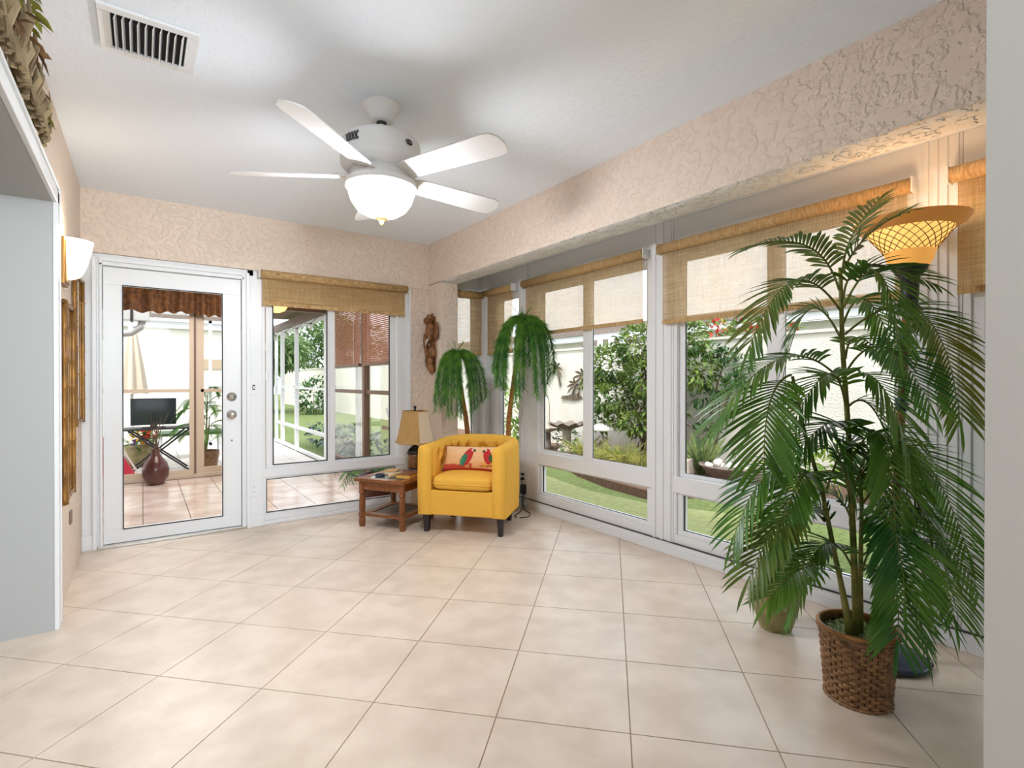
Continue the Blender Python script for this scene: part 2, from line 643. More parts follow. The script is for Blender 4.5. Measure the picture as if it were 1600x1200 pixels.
# white aluminium panelling around the door
b = B().box(XL, 4.655, 0, -0.275, 4.74, 2.075)
b.box(-0.275, 4.655, 2.03, 0.735, 4.74, 2.075)
b.box(0.69, 4.655, 0, 0.80, 4.74, 2.075)
b.box(0.80, 4.665, 1.86, 2.10, 4.74, 2.075)
struct(b.build('wall_panel_back', M_WHITE, bevel=0.002))
b = B().box(2.045, 4.655, 0, 2.10, 4.74, 2.075)
b.box(2.085, 4.635, 0, 2.105, 4.66, 2.09)
struct(b.build('trim_window_return', M_WHITE, bevel=0.002))
b = B().box(XL, 4.635, 0, -0.283, 4.656, 0.105)
b.box(0.70, 4.632, 0, 0.802, 4.656, 0.105)
b.box(0.80, 4.645, 0, 2.10, 4.656, 0.028)
struct(b.build('baseboard_back', M_WHITE, bevel=0.002))

# right wall: plastered beam with the stub wall that carries it
b = B().box(XB, -0.6, 2.115, XB + 0.19, 4.70, CE)
b.box(XB, 4.364, 0, XB + 0.172, 4.70, 2.12)
struct(b.build('wall_right', M_BEIGE))


def soffit(u, w):
    y = -0.6 + 4.975 * u
    x = XB - 0.002 + 0.196 * w
    n = mnoise.noise(Vector((x * 5, y * 4.0, 3.1))) * 0.006 + mnoise.noise(Vector((x * 20, y * 16, 1.1))) * 0.003
    e = 0.008 if w in (0.0, 1.0) else 0.0
    return (x + (mnoise.noise(Vector((y * 7, w, 9))) * 0.004 if w in (0.0, 1.0) else 0), y, 2.108 + n + e)


struct(B().grid(soffit, 160, 8).build('trim_beam_soffit', M_SOFFIT, smooth=True))

struct(B().box(-4.6, -2.6, -0.15, -4.5, 4.8, CE).build('wall_sky_block', M_WPAINT))  # unseen wall, added to keep sky light off the near wall
struct(B().box(-4.5, 3.30, -0.15, -0.70, 3.42, CE).build('wall_sky_block_end', M_WPAINT))  # second unseen wall, added along with it to shut out the sky
struct(B().box(-4.5, -2.6, -0.15, -2.6, 3.3, -0.003).build('floor_side_room', M_GROUT))

# white wall end right beside the camera, its shade put in as grey
struct(B().box(0.50, -0.06, 0, 3.05, 0.109, CE).build('wall_near', mat('shaded_white_paint', (176, 177, 176), 0.7, bump=(3, .05, .01), spec=.3)))


# ------------------------------------------------------------------ windows of the bay (right)
def pane(parent, plane, u0, u1, z0, z1, d, name='pane'):
    return bx(B(), plane, u0, u1, z0, z1, d, d + 0.005).build(name, M_GLASS, parent)


def gasket(parent, plane, u0, u1, z0, z1, d, w=0.006, depth=0.012):
    return rectframe(B(), plane, u0, u1, z0, z1, w, d, d + depth).build('gasket', M_GASKET, parent)


def bay_window(n, y0, y1, panes, mull, low=True):
    """y0 < y1; panes: list of (ya, yb) upper lights; mull: (ya, yb) meeting stile"""
    d0, d1 = XW, XW + 0.065
    fr = B()
    bx(fr, 'X', y0, y1, 0.085, 0.145, d0, d1)
    bx(fr, 'X', y0, y1, 0.425, 0.535, d0 - 0.004, d1)
    bx(fr, 'X', y0, y1, 2.03, 2.27, d0, d1)
    lo, hi = min(p[0] for p in panes), max(p[1] for p in panes)
    bx(fr, 'X', y0, lo - 0.045, 0.145, 2.03, d0, d1)
    bx(fr, 'X', hi + 0.045, y1, 0.145, 2.03, d0, d1)
    o = struct(fr.build('window_%d' % n, M_VINYL, bevel=0.003))
    # stepped bottom frame and the fixed light below the rail
    s = rectframe(B(), 'X', lo - 0.045, hi + 0.045, 0.145, 0.425, (0.04, 0.04, 0.03, 0.012), d0 + 0.012, d1)
    s.build('lower_frame', M_VINYL, o, bevel=0.002)
    pane(o, 'X', lo - 0.005, hi + 0.005, 0.17, 0.415, d0 + 0.035)
    gasket(o, 'X', lo - 0.007, hi + 0.007, 0.172, 0.416, d0 + 0.026)
    for k, (ya, yb) in enumerate(panes):
        dd = d0 + 0.010 + 0.022 * (k % 2)
        f = rectframe(B(), 'X', ya - 0.045, yb + 0.045, 0.535, 2.03, (0.043, 0.043, 0.025, 0.05), dd, dd + 0.022)
        so = f.build('sash', M_VINYL, o, bevel=0.002)
        pane(so, 'X', ya - 0.004, yb + 0.004, 0.556, 1.985, dd + 0.012)
        gasket(so, 'X', ya - 0.005, yb + 0.005, 0.556, 1.985, dd + 0.004)
    if mull:
        bx(B(), 'X', mull[0], mull[1], 0.535, 2.03, d0 - 0.002, d0 + 0.012).build('meeting_stile', M_VINYL, o, bevel=0.002)
        c = 0.5 * (mull[0] + mull[1])
        bx(B(), 'X', c - 0.012, c + 0.012, 1.14, 1.24, d0 - 0.010, d0).build('latch', M_BRACKET, o, bevel=0.003)
    return o


bay_window(2, 3.985, 4.50, [(4.03, 4.30)], None)
bay_window(3, 2.42, 3.845, [(2.475, 3.025), (3.115, 3.67)], (3.02, 3.12))
bay_window(4, 0.86, 2.235, [(0.97, 1.495), (1.585, 2.165)], (1.49, 1.59))
bay_window(5, -0.75, 0.715, [(-0.05, 0.640), (-0.68, -0.10)], (-0.12, -0.04))


def ribbed_post(n, y0, y1, ribs):
    b = B().box(XW - 0.004, y0, 0.085, XW + 0.07, y1, 2.27)
    for a, c in ribs:
        b.box(XW - 0.011, a, 0.085, XW, c, 2.27)
    struct(b.build('trim_post_%d' % n, M_VINYL, bevel=0.002))


ribbed_post(1, 3.845, 3.985, [(3.86, 3.875), (3.955, 3.97)])
ribbed_post(2, 2.235, 2.42, [(2.25, 2.275), (2.315, 2.34), (2.38, 2.405)])
ribbed_post(3, 0.715, 0.86, [(0.727, 0.737), (0.765, 0.772), (0.80, 0.807), (0.835, 0.848)])
b = B().box(2.86, 4.50, 0.085, XW + 0.07, 4.66, 2.27)
for k in range(3):
    b.box(XW - 0.075 + 0.022 * k, 4.494, 0.085, XW - 0.064 + 0.022 * k, 4.503, 2.27)
struct(b.build('trim_post_4', M_VINYL, bevel=0.002))
# stepped sill track along the floor
b = B().box(2.905, -0.75, 0, 3.02, 4.60, 0.040)
b.box(2.918, -0.75, 0.040, 3.02, 4.60, 0.082)
b.box(2.46, 4.575, 0, 2.91, 4.68, 0.040)
b.box(2.46, 4.588, 0.040, 2.91, 4.68, 0.082)
struct(b.build('baseboard_right', M_VINYL, bevel=0.003))
struct(B().box(2.914, -0.75, 0.0815, 3.0, 4.59, 0.0855).build('trim_track_gap', M_GASKET))
struct(B().box(3.0, -1.6, -0.15, 3.06, 4.7, 0.085).build('wall_right_footing', M_WPAINT))

# narrow side light in the return of the bay
fr = rectframe(B(), 'Y', 2.462, 2.86, 0.085, 2.27, (0.05, 0.085, 0.06, 0.235), 4.60, 4.66)
bx(fr, 'Y', 2.50, 2.80, 0.415, 0.555, 4.598, 4.66)
o = struct(fr.build('window_6', M_VINYL, bevel=0.003))
pane(o, 'Y', 2.505, 2.782, 0.55, 2.04, 4.63)
pane(o, 'Y', 2.505, 2.782, 0.14, 0.42, 4.63)
gasket(o, 'Y', 2.510, 2.778, 0.555, 2.035, 4.622)


# ------------------------------------------------------------------ glass door and window in the back wall
fr = B()
for x0, x1, t in ((-0.285, -0.262, 0.030), (-0.262, -0.245, 0.018), (-0.245, -0.230, 0.034)):
    fr.box(x0, 4.655 - t, 0, x1, 4.70, 2.045)
for x0, x1, t in ((0.648, 0.662, 0.034), (0.662, 0.680, 0.018), (0.680, 0.702, 0.030)):
    fr.box(x0, 4.655 - t, 0, x1, 4.70, 2.045)
for z0, z1, t in ((1.992, 2.006, 0.034), (2.006, 2.022, 0.018), (2.022, 2.045, 0.030)):
    fr.box(-0.245, 4.655 - t, z0, 0.662, 4.70, z1)
door = struct(fr.build('door_1', M_WHITE, bevel=0.002))
d = rectframe(B(), 'Y', -0.226, 0.644, 0.022, 1.988, (0.112, 0.132, 0.095, 0.125), 4.658, 4.700)
slab = d.build('door_leaf', M_WHITE, door, bevel=0.002)
pane(slab, 'Y', -0.116, 0.514, 0.115, 1.865, 4.675)
rectframe(B(), 'Y', -0.118, 0.516, 0.113, 1.867, 0.007, 4.652, 4.66).build('gasket', M_GASKET, slab)
for z in (1.055, 0.913):
    k = B()
    prof = [(0.036, 0), (0.036, 0.006), (0.028, 0.010), (0.014, 0.014), (0.014, 0.03), (0.026, 0.036), (0.029, 0.05), (0.022, 0.058), (0.0, 0.060)] if z < 1 else \
        [(0.036, 0), (0.036, 0.006), (0.030, 0.012), (0.024, 0.014), (0.024, 0.020), (0.0, 0.021)]
    k.lathe(prof, n=20, cap=False)
    k.v = [(x + 0.577, 4.657 - zz, y + z) for x, y, zz in k.v]
    kn = k.build('door_knob' if z < 1 else 'deadbolt', M_CHROME, slab, smooth=True)
    if z > 1:
        B().box(0.573, 4.622, z - 0.018, 0.581, 4.640, z + 0.018).build('thumb_turn', M_CHROME, kn, bevel=0.002)
B().cyl((0.577, 4.659, 0.708), (0.577, 4.655, 0.708), 0.006, n=10).build('keyhole', M_GASKET, slab)
struct(B().box(-0.26, 4.615, 0, 0.68, 4.72, 0.020).build('trim_door_threshold', M_CHROME, bevel=0.003))

fr = rectframe(B(), 'Y', 0.80, 2.045, 0.028, 2.06, (0.022, 0.06, 0.05, 0.10), 4.662, 4.73)
bx(fr, 'Y', 0.80, 2.045, 0.385, 0.462, 4.652, 4.73)
win = struct(fr.build('window_1', M_VINYL, bevel=0.003))
bx(B(), 'Y', 1.338, 1.388, 0.462, 1.96, 4.655, 4.70).build('meeting_stile', M_VINYL, win, bevel=0.002)
for k, (xa, xb) in enumerate(((0.884, 1.322), (1.392, 1.905))):
    dd = 4.668 + 0.018 * k
    s = rectframe(B(), 'Y', xa - 0.055, xb + 0.07, 0.462, 1.96, (0.05, 0.065, 0.022, 0.05), dd, dd + 0.022).build('sash', M_VINYL, win, bevel=0.002)
    pane(s, 'Y', xa, xb, 0.482, 1.915, dd + 0.012)
    rectframe(B(), 'Y', xa - 0.004, xb + 0.004, 0.480, 1.918, 0.008, dd - 0.003, dd + 0.01).build('gasket', M_GASKET, s)
for z in (1.42, 1.18):
    B().box(0.822, 4.648, z, 0.842, 4.664, z + 0.075).build('latch', M_BRACKET, win, bevel=0.003)
B().box(1.985, 4.648, 1.17, 1.998, 4.664, 1.30).build('latch', M_BRACKET, win, bevel=0.003)
lf = rectframe(B(), 'Y', 0.815, 1.99, 0.078, 0.385, (0.02, 0.04, 0.02, 0.02), 4.668, 4.70).build('lower_frame', M_VINYL, win, bevel=0.002)
pane(lf, 'Y', 0.832, 1.955, 0.095, 0.368, 4.68)
rectframe(B(), 'Y', 0.830, 1.955, 0.092, 0.370, 0.006, 4.664, 4.68).build('gasket', M_GASKET, lf)

# switch and outlet beside the door, outlet on the bay post
def wall_plate(label, kind):
    t = thing('light_switch' if kind == 's' else 'power_outlet', label, 'switch' if kind == 's' else 'outlet', (0, 0, 0))
    B().box(-0.036, -0.006, -0.058, 0.036, 0.001, 0.058).build('cover_plate', M_WHITE, t, bevel=0.003)
    if kind == 's':
        B().box(-0.006, -0.018, -0.012, 0.006, -0.004, 0.010).build('toggle', M_WHITE, t, bevel=0.002)
        B().box(-0.010, -0.0068, -0.020, 0.010, -0.006, 0.020).build('toggle_slot', M_GASKET, t)
    else:
        for s in (-1, 1):
            c = B().lathe([(0.017, 0.0), (0.017, 0.003), (0, 0.003)], n=16, cap=False)
            c.v = [(x, -0.006 - z, y + s * 0.021) for x, y, z in c.v]
            so = c.build('socket', M_WHITE, t)
            h = B()
            for q in (-1, 1):
                h.box(q * 0.006 - 0.0012, -0.0098, s * 0.021 - 0.004, q * 0.006 + 0.0012, -0.0088, s * 0.021 + 0.006)
            h.build('socket_slot', M_GASKET, so)
    return t


t = wall_plate('white toggle light switch on the panel between glass door and window', 's')
t.location = (0.735, 4.654, 1.128)
t = wall_plate('white double power outlet low between glass door and window', 'o')
t.location = (0.735, 4.654, 0.30)
t = wall_plate('white double power outlet low on the bay post behind the yellow armchair', 'o')
t.location = (XW - 0.005, 3.915, 0.285)
t.rotation_euler = (0, 0, -PI / 2)


# ------------------------------------------------------------------ outdoors: ground, garden wall, neighbouring houses
M_BROWNF = mat('bronze_frame', (104, 78, 60), 0.45)
M_TANF = mat('tan_aluminium', (196, 176, 154), 0.4)
M_ROOFT = mat('grey_brown_shingle', (150, 138, 128), 0.9, col2=(120, 108, 100), nscale=30)
M_PALEWALL = mat('pale_house_wall', (252, 250, 244), 0.9)
M_BUSH = mat('bush_leaf', (54, 92, 36), 0.5, col2=(146, 168, 76), nscale=3.5, ndetail=3, ramp=(0.35, 0.7), translucent=0.2)
M_BUSH2 = mat('dark_bush_leaf', (46, 84, 50), 0.5, col2=(92, 128, 66), nscale=3.5, ndetail=3, ramp=(0.35, 0.7), translucent=0.15)
M_LIME = mat('lime_leaf', (150, 172, 60), 0.5, col2=(92, 130, 50), nscale=5, translucent=0.2)
M_STRAW = mat('straw_grass', (196, 190, 112), 0.6, col2=(128, 146, 66), nscale=8, translucent=0.2)
M_SPIKE = mat('spiky_leaf', (84, 112, 66), 0.45, col2=(150, 166, 104), nscale=14)
M_BARK = mat('dark_bark', (82, 62, 50), 0.9, col2=(118, 96, 80), nscale=16, bump=(30, 0.8, 0.02))
M_STONE = mat('weathered_concrete', (168, 156, 144), 0.9, col2=(204, 194, 182), nscale=12, bump=(30, 0.4, 0.006))
M_SLATE = mat('dark_weathered_concrete', (118, 108, 102), 0.9, col2=(150, 136, 128), nscale=14)
M_RUST = mat('rusty_metal_art', (92, 84, 76), 0.5, 0.5, col2=(140, 122, 100), nscale=20)
M_RED = mat('red_flower', (206, 62, 48), 0.6, translucent=0.2)
M_WHITEOBJ = mat('white_garden_ceramic', (228, 226, 220), 0.5)
M_TREE = mat('tree_leaf', (84, 116, 64), 0.6, col2=(136, 160, 104), nscale=1.2, translucent=0.2)

struct(B().box(-30, -14, -0.40, 60, 60, -0.155).build('ground', M_LAWN))
struct(B().prism([(3.06, 1.9), (3.9, 1.75), (4.55, 2.1), (4.8, 2.9), (4.45, 3.7), (4.4, 4.6), (4.6, 5.6), (4.6, 6.3), (4.2, 6.9), (3.5, 7.1), (3.06, 7.0)], -0.156, -0.142).build('ground_putting_green', M_GREEN))
bed = struct(B().prism([(5.42, -3), (7.0, -3), (7.0, 14), (5.5, 14), (5.6, 7.6), (5.5, 6.4), (5.0, 5.4), (4.75, 4.6), (4.66, 3.9), (5.2, 3.6), (5.34, 2.8)], -0.16, -0.085).build('ground_mulch_bed', M_MULCH))
pts = [(5.42, -3), (5.42, 1.0), (5.34, 2.8), (5.2, 3.6), (4.66, 3.9), (4.75, 4.6), (5.0, 5.4), (5.5, 6.4), (5.6, 7.6), (5.5, 14)]
b = B()
for p, q in zip(pts, pts[1:]):
    d = Vector((q[0] - p[0], q[1] - p[1], 0)); n = Vector((-d.y, d.x, 0)).normalized() * 0.03
    b.obox(((p[0] + q[0]) / 2, (p[1] + q[1]) / 2, -0.105), d * 0.5, n, (0, 0, 0.05))
tag(b.build('garden_edging', M_EDGING), 'long brown edging strip between lawn and mulch bed', 'edging')
struct(B().box(6.9, -6, -0.16, 7.06, 34, 1.80).build('wall_garden', M_STUCCO))
b = B().box(6.87, -6, 1.79, 7.09, 34, 1.83)
struct(b.build('trim_garden_wall_cap', M_STUCCO))


def rnd_dir(r):
    while True:
        v = Vector((r.uniform(-1, 1), r.uniform(-1, 1), r.uniform(-1, 1)))
        if 0.05 < v.length < 1:
            return v.normalized()


def foliage(b, clusters, size, seed=1, wid=0.55, droop=0.25, seg=2):
    """clusters: (centre, (rx, ry, rz), count)"""
    r = random.Random(seed)
    for c, rad, n in clusters:
        for _ in range(n):
            d = rnd_dir(r)
            k = r.uniform(0.45, 1.0) ** 0.6
            p = Vector((c[0] + d.x * rad[0] * k, c[1] + d.y * rad[1] * k, c[2] + d.z * rad[2] * k))
            ld = (d + rnd_dir(r) * 0.9 + Vector((0, 0, 0.15))).normalized()
            s = size * r.uniform(0.6, 1.25)
            b.leaf(p, ld, Vector((0, 0, 1)) + rnd_dir(r) * 0.6, s, s * wid, droop, seg, 0.2)
    return b


def blades(b, c, n, h, spread, w, seed=1, droop=0.5, seg=4):
    r = random.Random(seed)
    for _ in range(n):
        a = r.uniform(0, 2 * PI)
        s = r.uniform(0.1, 1.0) * spread
        d = Vector((math.cos(a) * s, math.sin(a) * s, 1)).normalized()
        p = Vector((c[0] + math.cos(a) * 0.05 * r.random(), c[1] + math.sin(a) * 0.05 * r.random(), c[2]))
        b.leaf(p, d, Vector((math.cos(a + 1.57), math.sin(a + 1.57), 0.3)), h * r.uniform(0.7, 1.15), w, droop * r.uniform(0.5, 1.3), seg, 0.3)
    return b


def shrub(name, label, cat, base, clusters, size, m, seed, stem=True, group=None, wid=0.55):
    t = thing(name, label, cat, base, 0, group)
    foliage(B(), clusters, size, seed, wid).build('foliage', m, t, world=True)
    if stem:
        s = B()
        r = random.Random(seed)
        for c, rad, n in clusters[:5]:
            s.tube([base, ((base[0] + c[0]) / 2 + r.uniform(-.08, .08), (base[1] + c[1]) / 2 + r.uniform(-.08, .08), (base[2] * 0.4 + c[2] * 0.6)), c], [0.028, 0.018, 0.006], 6)
        s.build('stem', M_BARK, t, world=True)
    return t


# the big bush against the garden wall, behind the bay post
bush = shrub('garden_bush', 'tall bushy green shrub against the garden wall with leaning grey trunk', 'shrub', (6.35, 5.15, -0.09),
             [((6.35, 5.45, 1.75), (.42, .42, .34), 793), ((6.25, 6.0, 1.45), (.36, .42, .34), 723), ((6.3, 5.2, 1.25), (.42, .45, .36), 793),
              ((6.2, 5.9, 0.95), (.40, .48, .30), 757), ((6.35, 5.0, 0.75), (.32, .36, .26), 414), ((6.25, 6.35, 1.2), (.22, .26, .22), 309),
              ((6.4, 4.75, 1.8), (.34, .38, .30), 517), ((6.45, 4.55, 1.35), (.30, .34, .30), 448), ((6.2, 6.05, 0.6), (.28, .34, .22), 378),
              ((6.05, 5.35, 0.55), (.22, .26, .16), 241)], 0.10, M_BUSH, 5)
foliage(B(), [((6.5, 5.25, .45), (.30, .45, .35), 260), ((6.5, 5.35, .95), (.28, .45, .30), 200), ((6.55, 5.3, 1.4), (.22, .4, .25), 120)], .13, 71, .3, .6).build(
    'dry_foliage', mat('dry_brown_leaf', (96, 70, 48), 0.8, col2=(128, 98, 66), nscale=6), bush, world=True)
B().tube([(6.35, 5.2, -0.1), (6.33, 5.3, 0.4), (6.38, 5.2, 0.95), (6.4, 5.3, 1.5)], [0.13, 0.10, 0.075, 0.03], 9).build('trunk', M_BARK, bush, world=True)
shrub('climbing_vine', 'dark leaved vine arching across the garden wall beside the tall bush', 'vine', (6.75, 4.5, -0.085),
      [((6.68, 4.45, 1.62), (.12, .16, .10), 60), ((6.7, 4.22, 1.55), (.10, .16, .09), 60), ((6.7, 3.98, 1.42), (.10, .14, .09), 50), ((6.68, 4.35, 1.12), (.14, .20, .11), 90),
       ((6.7, 4.08, 1.20), (.10, .14, .09), 60), ((6.62, 4.55, 0.95), (.16, .14, .14), 70), ((6.62, 4.5, 0.45), (.15, .16, .16), 80)], 0.11, M_BUSH2, 9)
t = thing('fountain_grass', 'clump of yellow straw coloured grass in front of tall bush', 'grass', (5.9, 5.75, -0.085))
b = B()
for i, (x, y) in enumerate(((5.95, 6.3), (5.9, 5.95), (5.85, 5.6), (5.8, 5.3), (5.95, 5.1))):
    blades(b, (x, y, -0.09), 120, 0.76, 0.8, 0.016, 20 + i, 0.8)
b.build('blades', M_STRAW, t, world=True)
t = thing('spiky_plant', 'spiky green strap leaved plant beside the white block ornament', 'plant', (6.2, 4.28, -0.085))
blades(B(), (6.2, 4.28, -0.09), 120, 0.72, 0.62, 0.03, 31, 0.3).build('blades', M_SPIKE, t, world=True)

# birdbath, fluted pedestal and scalloped bowl
t = thing('birdbath', 'weathered concrete birdbath with scalloped bowl and slender pedestal', 'birdbath', (6.2, 7.03, -0.085))
B().lathe([(0.17, 0), (0.17, 0.04), (0.13, 0.07), (0.085, 0.13), (0.075, 0.26), (0.085, 0.36), (0.12, 0.42)], n=14).build('pedestal', M_STONE, t, smooth=True)


def bowl_fn(u, v):
    a = 2 * PI * u
    r = 0.05 + 0.31 * min(v * 1.25, 1.0) - (0.06 * (v - 0.8) / 0.2 if v > 0.8 else 0)
    z = 0.42 + 0.10 * min(v * 1.25, 1.0) ** 1.6 - (0.03 * (v - 0.8) / 0.2 if v > 0.8 else 0)
    k = min(v * 1.25, 1.0)
    return (r * (1 + 0.06 * k * math.cos(10 * a)) * math.cos(a), r * (1 + 0.06 * k * math.cos(10 * a)) * math.sin(a), z + 0.022 * k * math.cos(10 * a))


B().grid(bowl_fn, 60, 10, cu=True).build('bowl', M_SLATE, t, smooth=True)
t = thing('garden_dish', 'low pinkish stone dish on short stand just left of birdbath', 'dish', (6.25, 7.62, -0.085))
B().lathe([(0.12, 0), (0.06, 0.05), (0.05, 0.30)], n=12).build('stand', M_SLATE, t, smooth=True)
B().lathe([(0.04, 0.30), (0.26, 0.38), (0.25, 0.40), (0.05, 0.34)], n=20).build('dish_bowl', M_STONE, t, smooth=True)
t = thing('wire_hook', 'thin bent wire shepherd hook behind the low garden dish', 'hook', (6.6, 8.0, -0.085))
B().tube([(0, 0, 0), (0, 0, 0.8), (0.0, 0.04, 0.95), (0, 0.10, 1.0), (0, 0.15, 0.92), (0, 0.14, 0.62)], 0.006, 6).build('wire', M_RUST, t)
shrub('low_shrub', 'small leafy green shrub between low dish and birdbath', 'shrub', (6.5, 7.45, -0.085), [((6.5, 7.4, 0.12), (.24, .26, .22), 150)], 0.10, M_BUSH2, 12)
shrub('flowering_shrub', 'low shrub with pale bluish leaves right of birdbath foot', 'shrub', (5.95, 6.62, -0.085), [((5.95, 6.62, 0.02), (.18, .22, .12), 110)], 0.09, M_SPIKE, 13)
shrub('lime_shrub', 'lime and red croton shrub outside the narrow bay window', 'shrub', (4.9, 6.85, -0.155),
      [((4.9, 6.9, 0.75), (.35, .4, .4), 170), ((4.95, 6.9, 0.25), (.35, .4, .35), 150)], 0.20, M_LIME, 14, wid=0.35)

# metal palm trees on the garden wall
def metal_palm(label, y, z, h, lean, group):
    t = thing('metal_palm_art', label, 'wall art', (6.87, y, z - h), 0, None)
    top = Vector((6.865, y + lean, z))
    B().tube([(6.87, y, z - h), (6.862, y + lean * 0.4, z - h * 0.5), top], [0.022, 0.018, 0.014], 7).build('trunk', M_RUST, t, world=True)
    for k in range(7):
        a = PI * (-0.15 + 1.3 * k / 6)
        b = B()
        b.leaf(top, (-0.25, math.cos(a), math.sin(a) * 0.9), (-1, 0, 0.1), 0.27 if h > 0.3 else 0.22, 0.075, 0.35, 4, 0.3)
        b.build('frond', M_RUST, t, world=True)
    return t


metal_palm('upper metal palm of the three on the garden wall', 7.98, 1.44, 0.36, 0.10, None)
metal_palm('slanted metal palm with longest trunk on the garden wall', 7.48, 1.27, 0.42, -0.18, None)
metal_palm('short metal palm between the other two on the garden wall', 7.62, 1.10, 0.22, -0.10, None)
t = thing('metal_island_art', 'small rusty metal island shape under the wall palms', 'wall art', (6.87, 7.62, 0.80))
B().slab([(-0.30, 0), (-0.26, 0.06), (-0.05, 0.075), (0.1, 0.11), (0.26, 0.07), (0.3, 0.03), (0.1, -0.02)], (6.86, 7.66, 0.83), (0, -1, 0), (0, 0, 1), (0.03, 0, 0)).build('island_plate', M_RUST, t, world=True)

# children under an umbrella: the stone garden statue
t = thing('garden_statue', 'small stone statue of a child under a scalloped umbrella', 'statue', (6.05, 5.98, -0.085))
B().lathe([(0.14, 0), (0.13, 0.05), (0.10, 0.07)], n=14).build('plinth', M_STONE, t, smooth=True)
b = B().lathe([(0.02, 0.60), (0.10, 0.585), (0.17, 0.545), (0.22, 0.48), (0.205, 0.475), (0.15, 0.53), (0.02, 0.575)], n=16)
b.ball((0, 0, 0.615), 0.014, 8, 6)
b.build('umbrella', M_WHITEOBJ, t, smooth=True)
B().cyl((0, 0, 0.06), (0, 0, 0.59), 0.010, n=8).build('umbrella_pole', M_RUST, t)
b = B().lathe([(0.07, 0.06), (0.075, 0.14), (0.05, 0.22), (0.035, 0.28), (0.02, 0.30)], (0.0, -0.055, 0), 12)
b.ball((0, -0.055, 0.335), (0.040, 0.040, 0.046), 12, 8)
b.tube([(0, -0.075, 0.27), (0.02, -0.03, 0.24), (0.0, 0.0, 0.30)], 0.013, 6)
b.build('figure', M_STONE, t, smooth=True)
b = B().lathe([(0.06, 0.06), (0.06, 0.12), (0.042, 0.19), (0.02, 0.24)], (0.0, 0.07, 0), 12)
b.ball((0, 0.07, 0.27), (0.034, 0.034, 0.040), 12, 8)
b.build('figure', M_STONE, t, smooth=True)
t = thing('block_ornament', 'whitish square block ornament with round boss on the mulch', 'ornament', (5.95, 4.38, -0.085), 0.3)
B().box(-0.11, -0.11, 0, 0.11, 0.11, 0.22).build('block', M_STONE, t, bevel=0.012)
b = B().lathe([(0.07, 0), (0.07, 0.012), (0.03, 0.02), (0, 0.02)], n=16, cap=False)
b.v = [(-0.11 - z, x, y + 0.11) for x, y, z in b.v]
b.build('boss', M_WHITEOBJ, t)
t = thing('planter_bowl', 'oval dark planter bowl with white stones near the garden wall', 'planter', (6.15, 3.82, -0.085))
B().lathe([(0.18, 0), (0.30, 0.16), (0.32, 0.17), (0.31, 0.19), (0.24, 0.15)], n=24, sy=1.3).build('bowl', M_SLATE, t, smooth=True)
b = B()
r = random.Random(3)
for k in range(26):
    b.ball((r.uniform(-.2, .2), r.uniform(-.27, .27), 0.17 + r.uniform(0, .03)), r.uniform(.025, .045), 7, 5)
b.build('stones', M_WHITEOBJ, t, kind='stuff')

# more planting along the wall, seen between the palm leaves
shrub('fern_clump', 'light green ferny clump low against wall behind the potted palm', 'shrub', (6.3, 3.05, -0.085), [((6.3, 3.05, 0.2), (.3, .4, .3), 200), ((6.35, 2.6, 0.2), (.3, .35, .28), 170)], 0.16, M_LIME, 41, wid=0.25)
shrub('dark_clump', 'dark green shrub low against wall right of the ferny clump', 'shrub', (6.2, 2.0, -0.085), [((6.2, 2.05, 0.15), (.3, .35, .25), 160)], 0.12, M_BUSH2, 42)
t = thing('striped_plant', 'grey striped strap leaved plant seen behind the torch lamp', 'plant', (5.9, 1.55, -0.085))
blades(B(), (5.9, 1.55, -0.09), 90, 0.62, 0.8, 0.05, 43, 0.55).build('blades', M_SPIKE, t, world=True)
shrub('pink_shrub', 'pink flowering shrub seen through the window at far right', 'shrub', (5.9, 1.28, -0.085), [((5.9, 1.28, 0.35), (.28, .22, .35), 170)], 0.10, M_BUSH, 44)
# bougainvillea looking over the wall
t = shrub('bougainvillea', 'red flowering bougainvillea rising above the garden wall', 'shrub', (7.55, 4.6, -0.155),
          [((7.55, 4.95, 1.98), (.22, .34, .20), 120), ((7.55, 4.4, 1.96), (.22, .38, .17), 130), ((7.55, 3.9, 1.90), (.2, .3, .12), 80)], 0.13, M_BUSH, 15)
foliage(B(), [((7.5, 4.7, 2.06), (.2, .4, .16), 60), ((7.5, 4.05, 1.98), (.2, .4, .10), 60)], 0.075, 16, 0.9).build('blossoms', M_RED, t, world=True)
b = B()
r = random.Random(8)
t = thing('hummingbird_ornament', 'small red and green bird ornament on a thin stake', 'ornament', (6.2, 3.05, -0.085))
B().cyl((0, 0, 0), (0, 0, 0.95), 0.006, n=6).build('stake', M_RUST, t)
B().ball((0, 0, 0.97), (0.035, 0.06, 0.045), 10, 7).build('body', M_RED, t, smooth=True)
b = B()
b.leaf((0, 0.0, 1.0), (0, 0.5, 0.8), (1, 0, 0), 0.16, 0.07, 0.1)
b.leaf((0, 0.0, 1.0), (0, -0.2, 0.9), (1, 0, 0), 0.14, 0.06, 0.1)
b.build('wings', M_BUSH2, t)

